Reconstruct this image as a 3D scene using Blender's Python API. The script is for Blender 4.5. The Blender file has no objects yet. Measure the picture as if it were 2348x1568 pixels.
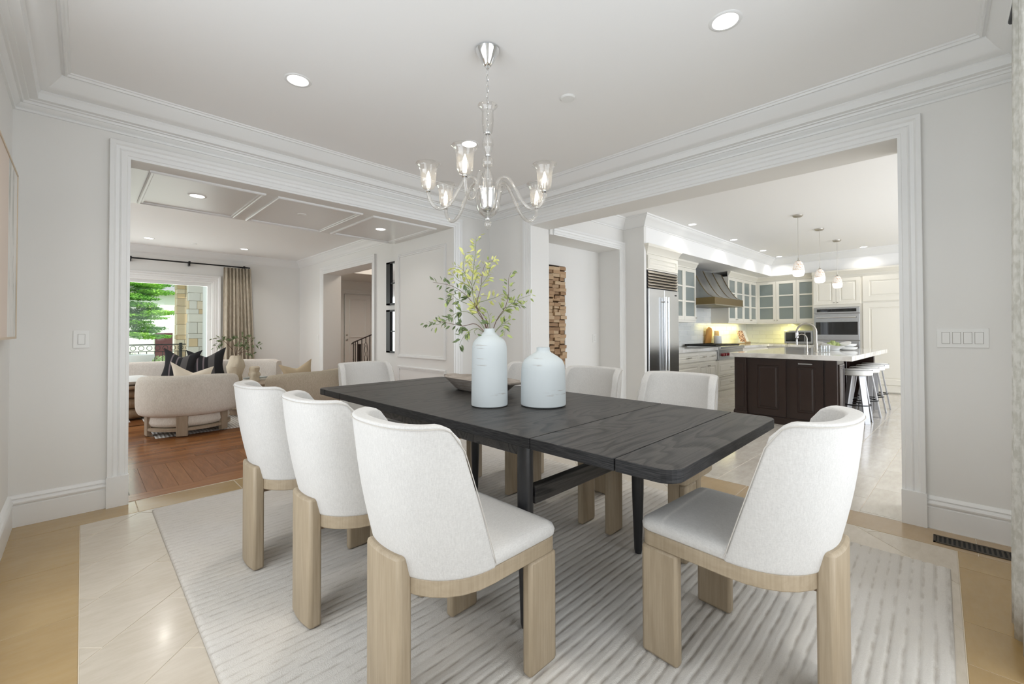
import bpy, math, random
from math import sin, cos, pi, radians as R
from mathutils import Vector, Matrix
random.seed(7)
S = bpy.context.scene
COL = S.collection

# ---------------------------------------------------------------- camera, world, daylight, exposure
YAW, PITCH, ROLL = .7834, .0134, -.0024
F_ = Vector((cos(YAW)*cos(PITCH), sin(YAW)*cos(PITCH), sin(PITCH)))
R0 = Vector((sin(YAW), -cos(YAW), 0)); U0 = R0.cross(F_)
RR = R0*cos(ROLL)+U0*sin(ROLL); UU = U0*cos(ROLL)-R0*sin(ROLL)
cam = bpy.data.cameras.new('camera'); co = bpy.data.objects.new('camera', cam); COL.objects.link(co)
M_ = Matrix((RR, UU, -F_)).transposed().to_4x4(); M_.translation = Vector((0, 0, 1.22)); co.matrix_world = M_
cam.sensor_fit = 'HORIZONTAL'; cam.sensor_width = 36; cam.lens = 981.69/2348*36; cam.shift_y = -37.96/2348
cam.clip_start = .02; cam.clip_end = 200
S.camera = co
S.view_settings.view_transform = 'Standard'; S.view_settings.look = 'None'
S.view_settings.gamma = 1; S.view_settings.use_curve_mapping = False
S.view_settings.exposure = -.68
cy = S.cycles
cy.use_denoising = True
cy.max_bounces = 10; cy.diffuse_bounces = 5; cy.glossy_bounces = 4; cy.transmission_bounces = 6; cy.transparent_max_bounces = 24
cy.caustics_reflective = False; cy.caustics_refractive = False; cy.sample_clamp_indirect = 6; cy.blur_glossy = 1.0
W = bpy.data.worlds.new('sky'); S.world = W; W.use_nodes = True
bg = W.node_tree.nodes['Background']; bg.inputs[0].default_value = (.86, .93, 1.0, 1); bg.inputs[1].default_value = 2.6

def area(name, loc, direction, sx, sy, power, col=(1, 1, 1), spread=180, shape='RECTANGLE'):
    l = bpy.data.lights.new(name, 'AREA'); l.shape = shape; l.size = sx; l.size_y = sy; l.energy = power; l.color = col; l.spread = R(spread)
    o = bpy.data.objects.new(name, l); COL.objects.link(o); o.location = loc
    o.rotation_euler = Vector(direction).to_track_quat('-Z', 'Y').to_euler(); return o
DAY = (.93, .965, 1.0)
area('hall_fill_light', (5.2, 8.6, 3.2), (0, .2, -1), 1.0, 1.0, 45, (1, .9, .78))  # warm light added to brighten the hall, no fixture built
TH = R(-2.5); cT, sT = cos(TH), sin(TH)
def K(p, q, z=0): return Vector((p*cT-q*sT, p*sT+q*cT, z))
# daylight through the windows: dining room (two walls, behind the camera), living room, kitchen
area('daylight_dining_side', (-.40, 1.75, 1.35), (1, 0, -.05), 2.3, 2.1, 36, DAY)
area('daylight_dining_front', (1.35, -.50, 1.35), (0, 1, -.05), 2.2, 2.1, 33, DAY)
area('daylight_living_back', (.55, 10.9, 1.25), (0, -1, -.1), 2.6, 2.0, 60, (.97, 1, .97))
area('daylight_living_side', (-3.15, 8.0, 1.4), (1, 0, -.1), 3.0, 2.1, 100, DAY)
area('daylight_kitchen_side', K(7.6, -2.9, 1.5), K(0, 1, -.03), 5.0, 2.2, 230, (.84, .90, 1.0))
sun = bpy.data.lights.new('sun', 'SUN'); sun.energy = 5.0; sun.angle = R(2); sun.color = (1, .97, .9)
so = bpy.data.objects.new('sun', sun); COL.objects.link(so); so.rotation_euler = (R(42), R(0), R(25))

# ---------------------------------------------------------------- materials
MATS = {}
def mat(name, col=(.8, .8, .8), rough=.5, metal=0, spec=.5, emit=None, es=0, coat=0, build=None, sheen=0):
    m = bpy.data.materials.new(name); m.use_nodes = True; nt = m.node_tree; b = nt.nodes['Principled BSDF']
    b.inputs['Base Color'].default_value = (*col, 1); b.inputs['Roughness'].default_value = rough
    b.inputs['Metallic'].default_value = metal; b.inputs['Specular IOR Level'].default_value = spec
    if coat: b.inputs['Coat Weight'].default_value = coat; b.inputs['Coat Roughness'].default_value = .1
    if sheen: b.inputs['Sheen Weight'].default_value = sheen
    if emit: b.inputs['Emission Color'].default_value = (*emit, 1); b.inputs['Emission Strength'].default_value = es
    if build: build(nt, b)
    MATS[name] = m; return m
def coords(nt, scale=(1, 1, 1), kind='Object', rot=(0, 0, 0), island=False):
    tc = nt.nodes.new('ShaderNodeTexCoord'); mp = nt.nodes.new('ShaderNodeMapping')
    mp.inputs['Scale'].default_value = scale; mp.inputs['Rotation'].default_value = rot
    nt.links.new(tc.outputs[kind], mp.inputs['Vector']); return mp.outputs[0]
def noise(nt, vec, scale, detail=4, rough=.5, dist=0):
    n = nt.nodes.new('ShaderNodeTexNoise'); n.inputs['Scale'].default_value = scale; n.inputs['Detail'].default_value = detail
    n.inputs['Roughness'].default_value = rough; n.inputs['Distortion'].default_value = dist
    nt.links.new(vec, n.inputs['Vector']); return n.outputs[0]
def ramp(nt, fac, stops, interp='LINEAR'):
    r = nt.nodes.new('ShaderNodeValToRGB'); r.color_ramp.interpolation = interp
    els = r.color_ramp.elements
    while len(els) < len(stops): els.new(.5)
    for e, (p, c) in zip(els, stops): e.position = p; e.color = (*c, 1) if len(c) == 3 else c
    nt.links.new(fac, r.inputs[0]); return r.outputs[0]
def mix(nt, fac, a, b, mode='MIX'):
    m = nt.nodes.new('ShaderNodeMix'); m.data_type = 'RGBA'; m.blend_type = mode
    for s, v in ((0, fac), (6, a), (7, b)):
        if hasattr(v, 'links') or hasattr(v, 'is_linked'): nt.links.new(v, m.inputs[s])
        elif s == 0: m.inputs[0].default_value = v
        else: m.inputs[s].default_value = (*v, 1)
    return m.outputs[2]
def bump(nt, b, h, strength=.3, dist=.002):
    n = nt.nodes.new('ShaderNodeBump'); n.inputs['Strength'].default_value = strength; n.inputs['Distance'].default_value = dist
    nt.links.new(h, n.inputs['Height']); nt.links.new(n.outputs[0], b.inputs['Normal'])
def objrand(nt):
    o = nt.nodes.new('ShaderNodeObjectInfo'); return o.outputs['Random']
def base(nt, b, c): nt.links.new(c, b.inputs['Base Color'])

def b_wall(nt, b):
    bump(nt, b, noise(nt, coords(nt), 140, 2), .12, .001)
mat('wall_paint', (.80, .79, .765), .62, build=b_wall)
mat('ceiling_paint', (.90, .895, .885), .7, build=b_wall)
mat('trim_paint', (.83, .83, .82), .35)
mat('gloss_trim', (.80, .80, .79), .34)
mat('cabinet_paint', (.83, .80, .72), .35)
mat('plastic_white', (.83, .83, .81), .3)
mat('dark_gap', (.02, .02, .02), .9)
def b_oak(nt, b, c0=(.30, .235, .155), c1=(.42, .34, .24), sc=(9, 9, .9)):
    v = coords(nt, sc); n = noise(nt, v, 3.0, 6, .6, .6); n2 = noise(nt, coords(nt, (60, 60, 2)), 3, 3)
    c = mix(nt, .35, ramp(nt, n, [(.3, c0), (.7, c1)]), ramp(nt, n2, [(.35, c0), (.65, c1)]))
    base(nt, b, c); bump(nt, b, n2, .15, .001)
mat('oak', (.6, .5, .36), .5, build=b_oak)
mat('oak_grey', (.5, .43, .34), .5, build=lambda nt, b: b_oak(nt, b, (.27, .205, .14), (.38, .30, .215)))
def b_oakh(nt, b): b_oak(nt, b, sc=(2, 9, 9))
mat('oak_band', (.6, .5, .36), .5, build=b_oakh)
def b_black(nt, b):
    n = noise(nt, coords(nt, (.5, 2.6, 2.6)), 1.5, 2, .45, .6)
    w = nt.nodes.new('ShaderNodeMath'); w.operation = 'MULTIPLY'; w.inputs[1].default_value = 16; nt.links.new(n, w.inputs[0])
    fr = nt.nodes.new('ShaderNodeMath'); fr.operation = 'FRACT'; nt.links.new(w.outputs[0], fr.inputs[0])
    fine = noise(nt, coords(nt, (3, 120, 120)), 2, 3, .6); brd = noise(nt, coords(nt, (.2, 1, 1)), 9, 0)
    c = ramp(nt, fr.outputs[0], [(0, (.005, .005, .005)), (.16, (.008, .008, .008)), (.36, (.040, .037, .035)), (.88, (.056, .051, .046)), (1, (.006, .006, .006))])
    c = mix(nt, .35, c, ramp(nt, fine, [(.40, (.012, .011, .011)), (.60, (.070, .064, .058))])); base(nt, b, c); bump(nt, b, fine, .25, .001)
mat('black_oak', (.04, .04, .04), .42, spec=.35, build=b_black)
def b_edge(nt, b):
    fine = noise(nt, coords(nt, (5, 5, 160)), 3, 3, .6); base(nt, b, ramp(nt, fine, [(.4, (.010, .010, .011)), (.62, (.035, .034, .034))])); bump(nt, b, fine, .3, .001)
mat('black_edge', (.02, .02, .02), .5, spec=.2, build=b_edge)
mat('black_leg', (.022, .022, .024), .32)
def b_linen(nt, b, lo, hi, sc=260):
    v = coords(nt); vx = coords(nt, (.25, 1, 1)); vz = coords(nt, (1, 1, .2))
    a = noise(nt, vx, sc, 3, .7); c = noise(nt, vz, sc, 3, .7); big = noise(nt, v, 9, 4)
    m = nt.nodes.new('ShaderNodeMath'); m.operation = 'ADD'; nt.links.new(a, m.inputs[0]); nt.links.new(c, m.inputs[1])
    h = nt.nodes.new('ShaderNodeMath'); h.operation = 'MULTIPLY'; h.inputs[1].default_value = .5; nt.links.new(m.outputs[0], h.inputs[0])
    col = ramp(nt, h.outputs[0], [(.35, lo), (.65, hi)])
    col = mix(nt, .12, col, ramp(nt, big, [(.35, lo), (.65, hi)]))
    base(nt, b, col); bump(nt, b, h.outputs[0], .35, .0015)
mat('linen', (.75, .73, .7), .9, spec=.2, sheen=.15, build=lambda nt, b: b_linen(nt, b, (.52, .505, .485), (.64, .625, .60)))
mat('boucle', (.6, .55, .48), .95, spec=.15, build=lambda nt, b: b_linen(nt, b, (.54, .49, .42), (.78, .74, .67), 160))
mat('boucle_tan', (.5, .43, .33), .95, spec=.15, build=lambda nt, b: b_linen(nt, b, (.38, .32, .24), (.56, .50, .40), 160))
mat('sofa_cloth', (.72, .67, .62), .95, spec=.15, build=lambda nt, b: b_linen(nt, b, (.62, .57, .52), (.80, .76, .71), 120))
mat('cream_cloth', (.8, .72, .6), .9, spec=.2)
mat('tan_cloth', (.62, .50, .34), .9, spec=.2)
mat('piping', (.5, .47, .43), .9)
def b_stripe(nt, b):
    v = coords(nt); s = nt.nodes.new('ShaderNodeSeparateXYZ'); nt.links.new(v, s.inputs[0])
    a = nt.nodes.new('ShaderNodeMath'); a.operation = 'MULTIPLY_ADD'; a.inputs[1].default_value = 2.4; a.inputs[2].default_value = .5
    nt.links.new(s.outputs[0], a.inputs[0])
    k, g, p = (.008, .008, .010), (.09, .085, .085), (.16, .13, .14)
    c = ramp(nt, a.outputs[0], [(0, k), (.22, p), (.27, k), (.42, p), (.47, k), (.60, g), (.80, k)], 'CONSTANT'); base(nt, b, c)
mat('striped_cloth', (.05, .05, .05), .85, build=b_stripe)
def b_rug(nt, b):
    v = coords(nt); n = noise(nt, v, 260, 2, .7); n2 = noise(nt, v, 1.4, 3)
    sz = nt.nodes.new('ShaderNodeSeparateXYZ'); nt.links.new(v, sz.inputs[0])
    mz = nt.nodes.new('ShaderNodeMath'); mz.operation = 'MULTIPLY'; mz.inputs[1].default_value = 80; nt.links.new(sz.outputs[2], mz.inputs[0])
    groove_shade = ramp(nt, mz.outputs[0], [(.30, (.42, .385, .34)), (.60, (.66, .635, .595))])      # groove shade put into the colour: darker taupe low down, ivory on the ribs
    c = mix(nt, .25, groove_shade, ramp(nt, n, [(.3, (.46, .42, .37)), (.7, (.72, .69, .65))])); c = mix(nt, .25, c, ramp(nt, n2, [(.4, (.58, .53, .46)), (.62, (.66, .64, .62))]))
    base(nt, b, c); bump(nt, b, n, .7, .004)
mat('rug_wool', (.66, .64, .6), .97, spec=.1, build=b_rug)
def b_rug2(nt, b):
    v = coords(nt); w = nt.nodes.new('ShaderNodeTexWave'); w.inputs['Scale'].default_value = 9; w.inputs['Distortion'].default_value = 2; nt.links.new(v, w.inputs[0])
    base(nt, b, ramp(nt, w.outputs[1], [(.2, (.50, .47, .44)), (.8, (.72, .70, .66))])); bump(nt, b, w.outputs[1], .5, .006)
mat('rug_ribbed', (.6, .58, .55), .97, spec=.1, build=b_rug2)
def b_stone(nt, b, lo, hi, vein):
    r = objrand(nt); v = coords(nt, (1, 1, 1)); n = noise(nt, v, 3.0, 6, .6, .3); st = noise(nt, coords(nt, (1.2, 5, 1)), 5, 5, .65)
    c = ramp(nt, n, [(.3, lo), (.7, hi)]); c = mix(nt, .35, c, ramp(nt, st, [(.35, vein), (.6, hi)]))
    pit = noise(nt, coords(nt, (14, 5, 1)), 4, 2); c = mix(nt, ramp(nt, pit, [(.22, (1, 1, 1)), (.27, (0, 0, 0))]), c, (.30, .22, .14))
    c = mix(nt, .22, c, ramp(nt, r, [(0, lo), (1, hi)])); base(nt, b, c)
mat('limestone_tan', (.5, .37, .2), .22, coat=.25, build=lambda nt, b: b_stone(nt, b, (.32, .205, .080), (.43, .295, .130), (.48, .36, .19)))
mat('limestone_brown', (.4, .3, .18), .25, coat=.25, build=lambda nt, b: b_stone(nt, b, (.31, .21, .105), (.44, .315, .18), (.50, .38, .24)))
mat('limestone_cream', (.65, .57, .45), .2, coat=.15, build=lambda nt, b: b_stone(nt, b, (.49, .425, .335), (.61, .55, .465), (.44, .375, .29)))
mat('limestone_grey', (.6, .57, .5), .15, coat=.3, build=lambda nt, b: b_stone(nt, b, (.50, .455, .39), (.66, .62, .56), (.40, .35, .29)))
mat('grout', (.62, .55, .44), .8)
def b_plank(nt, b, sc=(1.4, 14, 1)):
    r = objrand(nt); n = noise(nt, coords(nt, sc), 3, 6, .6, .5)
    c = ramp(nt, n, [(.3, (.165, .062, .020)), (.7, (.36, .155, .055))])
    c = mix(nt, .55, c, ramp(nt, r, [(0, (.17, .062, .022)), (.5, (.33, .13, .045)), (1, (.42, .19, .07))])); base(nt, b, c)
mat('cherry_plank', (.3, .14, .06), .24, spec=.35, coat=.08, build=b_plank)
mat('cherry_plank_cross', (.3, .14, .06), .24, spec=.35, coat=.08, build=lambda nt, b: b_plank(nt, b, (14, 1.4, 1)))
mat('wood_gap', (.05, .02, .01), .9)
def b_marble(nt, b):
    n = noise(nt, coords(nt, (.6, 2.2, 1)), 2.2, 8, .65, 1.2)
    base(nt, b, ramp(nt, n, [(.3, (.42, .40, .37)), (.48, (.66, .64, .60)), (.6, (.78, .77, .75))]))
mat('marble', (.7, .7, .68), .07, build=b_marble)
mat('island_wood', (.020, .0085, .0055), .32, coat=.1)
mat('brushed_steel', (.50, .50, .51), .5, .7)
mat('steel', (.56, .57, .58), .22, 1)
mat('steel_dark', (.30, .29, .27), .3, 1)
mat('grille_steel', (.60, .55, .48), .28, 1)
mat('chrome', (.85, .86, .87), .08, 1)
mat('nickel', (.5, .47, .42), .3, 1)
mat('bronze', (.20, .145, .065), .38, .75)
def b_zinc(nt, b): base(nt, b, ramp(nt, noise(nt, coords(nt), 3, 5), [(.35, (.23, .235, .235)), (.65, (.34, .345, .34))]))
mat('zinc', (.3, .3, .3), .35, .8, build=b_zinc)
mat('black_metal', (.012, .012, .013), .4, .4)
mat('iron', (.03, .02, .018), .5, .3)
mat('black_glass', (.01, .011, .012), .04, spec=.8)
mat('frost_glass', (.25, .285, .275), .18)
mat('red_knob', (.22, .01, .015), .25)
mat('subway_tile', (.83, .84, .82), .12, build=lambda nt, b: base(nt, b, ramp(nt, objrand(nt), [(0, (.80, .82, .80)), (1, (.86, .87, .85))])))
def b_ceramic(nt, b):
    n = noise(nt, coords(nt, (1.2, 1.2, 14)), 5, 5, .6); m2 = noise(nt, coords(nt), 3, 2)
    f = ramp(nt, n, [(.60, (0, 0, 0)), (.67, (1, 1, 1))]); g = ramp(nt, m2, [(.45, (0, 0, 0)), (.55, (1, 1, 1))])
    base(nt, b, mix(nt, mix(nt, 1, f, g, 'MULTIPLY'), (.56, .60, .61), (.38, .36, .34))); bump(nt, b, noise(nt, coords(nt, (1, 1, 30)), 12, 3), .12, .0015)
mat('vase_ceramic', (.74, .78, .79), .75, build=b_ceramic)
def b_bowl(nt, b):
    n = noise(nt, coords(nt, (3, 3, 22)), 3, 6, .6); base(nt, b, ramp(nt, n, [(.3, (.22, .19, .16)), (.7, (.42, .37, .33))])); bump(nt, b, n, .4, .004)
mat('bowl_wood', (.35, .3, .26), .8, build=b_bowl)
mat('stoneware', (.66, .58, .45), .85, build=lambda nt, b: bump(nt, b, noise(nt, coords(nt), 30, 4), .8, .01))
mat('stem_brown', (.12, .065, .04), .7)
mat('stem_green', (.22, .25, .12), .7)
mat('leaf_light', (.62, .62, .22), .6); mat('leaf_mid', (.36, .42, .14), .6); mat('leaf_dark', (.14, .19, .08), .6)
mat('lamp_disc', (1, 1, 1), .5, emit=(1, .97, .92), es=9)
mat('bulb', (1, .9, .75), .5, emit=(1, .86, .66), es=35)
mat('pendant_glow', (1, 1, 1), .4, emit=(1, .93, .84), es=2.4)
def b_mosaic(nt, b):
    n = noise(nt, coords(nt), 60, 3); c = ramp(nt, n, [(.4, (.62, .46, .36)), (.55, (.9, .86, .8))]); base(nt, b, c); nt.links.new(c, b.inputs['Emission Color']); b.inputs['Emission Strength'].default_value = .55
mat('pendant_mosaic', (.8, .7, .6), .25, build=b_mosaic)
def b_glass(tint, refl, milk=0):
    def f(nt, b):
        out = nt.nodes['Material Output']; t = nt.nodes.new('ShaderNodeBsdfTransparent'); t.inputs[0].default_value = (*tint, 1)
        g = nt.nodes.new('ShaderNodeBsdfGlossy'); g.inputs['Roughness'].default_value = .03; lw = nt.nodes.new('ShaderNodeLayerWeight'); lw.inputs[0].default_value = refl
        pw = nt.nodes.new('ShaderNodeMath'); pw.operation = 'MULTIPLY_ADD'; pw.inputs[1].default_value = refl*3; pw.inputs[2].default_value = refl*.25; nt.links.new(lw.outputs['Facing'], pw.inputs[0])
        m = nt.nodes.new('ShaderNodeMixShader'); nt.links.new(pw.outputs[0], m.inputs[0]); nt.links.new(t.outputs[0], m.inputs[1]); nt.links.new(g.outputs[0], m.inputs[2])
        nt.links.new(m.outputs[0], out.inputs[0])
        if milk:
            df = nt.nodes.new('ShaderNodeBsdfTranslucent'); df.inputs[0].default_value = (.98, .95, .9, 1); d2 = nt.nodes.new('ShaderNodeBsdfDiffuse'); d2.inputs[0].default_value = (.98, .95, .9, 1)
            a_ = nt.nodes.new('ShaderNodeMixShader'); nt.links.new(df.outputs[0], a_.inputs[1]); nt.links.new(d2.outputs[0], a_.inputs[2])
            m2 = nt.nodes.new('ShaderNodeMixShader'); m2.inputs[0].default_value = milk; nt.links.new(m.outputs[0], m2.inputs[1]); nt.links.new(a_.outputs[0], m2.inputs[2]); nt.links.new(m2.outputs[0], out.inputs[0])
    return f
mat('lamp_glass', build=b_glass((.965, .955, .94), .30, .10))
mat('clear_glass', build=b_glass((.97, .98, .98), .2))
mat('window_glass', build=b_glass((.98, .99, .985), .08))
def b_canvas(nt, b):
    v = coords(nt, (1, 1, .25)); s = nt.nodes.new('ShaderNodeSeparateXYZ'); nt.links.new(coords(nt), s.inputs[0])
    n = noise(nt, v, 7, 6, .7, .6)
    st = ramp(nt, n, [(.38, (.50, .50, .45)), (.46, (.80, .80, .77)), (.6, (.88, .86, .82))])
    e = nt.nodes.new('ShaderNodeMath'); e.operation = 'GREATER_THAN'; e.inputs[1].default_value = .34; nt.links.new(s.outputs[1], e.inputs[0])
    base(nt, b, mix(nt, e.outputs[0], (.78, .68, .60), st))
mat('canvas', (.8, .7, .62), .8, build=b_canvas)
mat('pale_wood', (.66, .55, .42), .5)
def b_curt(nt, b): base(nt, b, ramp(nt, noise(nt, coords(nt, (1, 1, .5)), 60, 4), [(.4, (.56, .55, .50)), (.6, (.70, .69, .65))])); bump(nt, b, noise(nt, coords(nt), 120, 3), .5, .003)
mat('curtain_nubby', (.7, .7, .65), .95, spec=.1, build=b_curt)
mat('curtain_linen', (.50, .44, .34), .95, spec=.1, build=lambda nt, b: base(nt, b, ramp(nt, noise(nt, coords(nt, (1, 1, .3)), 40, 4), [(.4, (.44, .39, .31)), (.6, (.54, .48, .39))])))
mat('fence_iron', (.03, .035, .035), .5, .3)
mat('cladding_tan', (.62, .48, .30), .9, build=lambda nt, b: base(nt, b, ramp(nt, objrand(nt), [(0, (.62, .45, .25)), (.5, (.74, .66, .50)), (1, (.42, .28, .14))])))
mat('cladding_grey', (.6, .58, .5), .9, build=lambda nt, b: base(nt, b, ramp(nt, objrand(nt), [(0, (.60, .58, .52)), (.7, (.70, .67, .58)), (1, (.62, .47, .28))])))
mat('stucco', (.78, .80, .76), .9); mat('urn_white', (.8, .83, .82), .6)
mat('maple', (.16, .42, .04), .55, build=lambda nt, b: base(nt, b, ramp(nt, noise(nt, coords(nt), 1.7, 3), [(.35, (.09, .30, .03)), (.5, (.25, .55, .06)), (.66, (.56, .82, .20))])))
mat('bush_green', (.25, .42, .10), .7, build=lambda nt, b: base(nt, b, ramp(nt, noise(nt, coords(nt), 1.2, 3), [(.35, (.22, .38, .12)), (.65, (.66, .80, .45))])))
mat('lawn', (.35, .45, .2), .9); mat('paving', (.55, .53, .48), .9)
mat('garage_red', (.09, .025, .03), .6); mat('roof_grey', (.3, .3, .3), .8); mat('bark', (.12, .09, .07), .9)
def b_warm(nt, b): pass
mat('artichoke', (.42, .48, .20), .7); mat('white_ceramic', (.86, .86, .84), .2)
mat('cut_board', (.42, .20, .05), .5); mat('page', (.86, .84, .78), .8); mat('book_grey', (.4, .43, .42), .7); mat('book_white', (.75, .75, .7), .7)
def b_photo(nt, b):
    n = noise(nt, coords(nt), 30, 3); base(nt, b, ramp(nt, n, [(.42, (.80, .62, .45)), (.5, (.55, .25, .12)), (.58, (.12, .06, .04))]))
mat('page_photo', (.5, .3, .2), .6, build=b_photo)
def b_blockwood(nt, b): base(nt, b, ramp(nt, objrand(nt), [(0, (.26, .15, .075)), (.5, (.42, .27, .15)), (1, (.52, .38, .24))]))
mat('block_wood', (.4, .26, .14), .7, build=b_blockwood)
mat('old_frame', (.28, .25, .21), .7)
mat('vent_bronze', (.055, .045, .032), .5, .4)
mat('hall_lit_warm', (.78, .60, .42), .7)  # warm light on the hall ceiling, put into its colour
mat('table_oak', (.30, .19, .11), .5, build=lambda nt, b: b_oak(nt, b, (.20, .125, .07), (.34, .23, .14)))

# ---------------------------------------------------------------- mesh helpers
class MB:
    def __init__(s, M=None): s.v = []; s.f = []; s.M = M
    def add(s, vs, fs):
        n = len(s.v)
        s.v += [tuple(s.M @ Vector(p)) for p in vs] if s.M is not None else [tuple(p) for p in vs]
        s.f += [tuple(i+n for i in f) for f in fs]; return s
    def box(s, x0, y0, z0, x1, y1, z1):
        if x0 > x1: x0, x1 = x1, x0
        if y0 > y1: y0, y1 = y1, y0
        if z0 > z1: z0, z1 = z1, z0
        return s.add([(x0, y0, z0), (x1, y0, z0), (x1, y1, z0), (x0, y1, z0), (x0, y0, z1), (x1, y0, z1), (x1, y1, z1), (x0, y1, z1)],
              [(0, 3, 2, 1), (4, 5, 6, 7), (0, 1, 5, 4), (1, 2, 6, 5), (2, 3, 7, 6), (3, 0, 4, 7)])
    def prism(s, poly, z0, z1, f=None):
        n = len(poly); f = f or (lambda a, b, c: (a, b, c))
        return s.add([f(x, y, z0) for x, y in poly]+[f(x, y, z1) for x, y in poly],
              [tuple(range(n-1, -1, -1)), tuple(range(n, 2*n))]+[(i, (i+1) % n, (i+1) % n+n, i+n) for i in range(n)])
    def lathe(s, prof, n=24, c=(0, 0, 0), flute=0, fa=0):
        vs = []; fs = []
        for r, z in prof:
            for i in range(n):
                a = 2*pi*i/n; rr = r*(1+(fa*cos(flute*a) if flute else 0)); vs.append((c[0]+rr*cos(a), c[1]+rr*sin(a), c[2]+z))
        for k in range(len(prof)-1):
            for i in range(n): j = (i+1) % n; fs.append((k*n+i, k*n+j, (k+1)*n+j, (k+1)*n+i))
        if prof[0][0] > 1e-5: fs.append(tuple(range(n-1, -1, -1)))
        if prof[-1][0] > 1e-5: fs.append(tuple((len(prof)-1)*n+i for i in range(n)))
        return s.add(vs, fs)
    def shell(s, prof, n=24, c=(0, 0, 0), flute=0, fa=0):   # lathe without caps
        m = MB(); m.lathe(prof, n, c, flute, fa); m.f = [f for f in m.f if len(f) == 4]; return s.add(m.v, m.f)
    def tube(s, pts, r, n=8, cap=True, closed=False):
        pts = [Vector(p) for p in pts]; m = len(pts); rs = r if isinstance(r, (list, tuple)) else [r]*m
        vs = []; fs = []; up = None
        for i, p in enumerate(pts):
            a = pts[(i-1) % m] if (closed or i > 0) else p; b = pts[(i+1) % m] if (closed or i < m-1) else p
            t = (b-a).normalized()
            if up is None: up = Vector((0, 0, 1)) if abs(t.z) < .9 else Vector((1, 0, 0))
            x = (up-t*up.dot(t)).normalized(); y = t.cross(x); up = x
            for k in range(n): q = 2*pi*k/n; vs.append(p+(x*cos(q)+y*sin(q))*rs[i])
        for i in range(m if closed else m-1):
            i2 = (i+1) % m
            for k in range(n): k2 = (k+1) % n; fs.append((i*n+k, i*n+k2, i2*n+k2, i2*n+k))
        if cap and not closed: fs += [tuple(range(n-1, -1, -1)), tuple((m-1)*n+k for k in range(n))]
        return s.add(vs, fs)
    def sweep(s, path, prof, mp, closed=False):
        # path: 2-D points; prof: (w = offset to the left of travel, n); mp(x, y, n) -> 3-D
        m = len(path); P = [Vector(p) for p in path]; vs = []; fs = []; k = len(prof)
        for i in range(m):
            d1 = (P[i]-P[i-1]).normalized() if (closed or i > 0) else None
            d2 = (P[(i+1) % m]-P[i]).normalized() if (closed or i < m-1) else None
            if d1 is None: d1 = d2
            if d2 is None: d2 = d1
            n1 = Vector((-d1.y, d1.x)); n2 = Vector((-d2.y, d2.x)); n = (n1+n2); n = n/ max(n.dot(n1), .2)
            for w, h in prof: q = P[i]+n*w; vs.append(mp(q.x, q.y, h))
        for i in range(m if closed else m-1):
            i2 = (i+1) % m
            for j in range(k-1): fs.append((i*k+j, i*k+j+1, i2*k+j+1, i2*k+j))
        if not closed: fs += [tuple(range(k)), tuple((m-1)*k+j for j in range(k-1, -1, -1))]
        return s.add(vs, fs)
    def mesh(s, name, m, smooth=None):
        me = bpy.data.meshes.new(name); me.from_pydata(s.v, [], s.f)
        if m: me.materials.append(MATS[m] if isinstance(m, str) else m)
        if smooth is not None:
            me.polygons.foreach_set('use_smooth', [True]*len(me.polygons)); me.set_sharp_from_angle(angle=R(smooth))
        me.update(); return me
    def build(s, name, m, parent=None, loc=None, smooth=None, bevel=0, subsurf=0, fix=True, rot=None):
        me = s.mesh(name, m, smooth)
        if fix:
            import bmesh
            b = bmesh.new(); b.from_mesh(me); bmesh.ops.recalc_face_normals(b, faces=b.faces); b.to_mesh(me); b.free()
        o = bpy.data.objects.new(name, me); COL.objects.link(o)
        if parent: o.parent = parent
        if loc is not None: o.location = loc
        if rot is not None: o.rotation_euler = rot
        if bevel:
            md = o.modifiers.new('b', 'BEVEL'); md.width = bevel; md.segments = 2; md.limit_method = 'ANGLE'; md.angle_limit = R(40)
        if subsurf: md = o.modifiers.new('s', 'SUBSURF'); md.levels = subsurf; md.render_levels = subsurf
        return o
def tag(o, label=None, cat=None, group=None, kind=None):
    if label: o['label'] = label
    if cat: o['category'] = cat
    if group: o['group'] = group
    if kind: o['kind'] = kind
    return o
def struct(o): o['kind'] = 'structure'; return o
def thing(name, label, cat, loc=(0, 0, 0), rz=0, group=None):
    o = bpy.data.objects.new(name, None); o.empty_display_size = .1; COL.objects.link(o); o.location = loc; o.rotation_euler = (0, 0, rz)
    return tag(o, label, cat, group)
def kids(o): return [c for c in COL.objects if c.parent == o]
def dup(o, loc, rz, label, group=None):
    ch = {}
    for c in COL.objects:
        if c.parent: ch.setdefault(c.parent.name, []).append(c)
    def cp(x, par):
        c = x.copy(); COL.objects.link(c)
        if par: c.parent = par
        for k in ch.get(x.name, []): cp(k, c)
        return c
    r = cp(o, None); r.location = loc; r.rotation_euler = (0, 0, rz); r['label'] = label
    if group: r['group'] = group
    return r
def clip(poly, x0, y0, x1, y1):
    for ax, v, sg in ((0, x0, 1), (0, x1, -1), (1, y0, 1), (1, y1, -1)):
        out = []
        for i in range(len(poly)):
            a, b = poly[i-1], poly[i]; da, db = (a[ax]-v)*sg, (b[ax]-v)*sg
            if (da >= 0) != (db >= 0): t = da/(da-db); out.append((a[0]+(b[0]-a[0])*t, a[1]+(b[1]-a[1])*t))
            if db >= 0: out.append(b)
        poly = out
        if len(poly) < 3: return []
    return poly
def parea(p): return abs(sum(p[i-1][0]*p[i][1]-p[i][0]*p[i-1][1] for i in range(len(p))))/2
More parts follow.
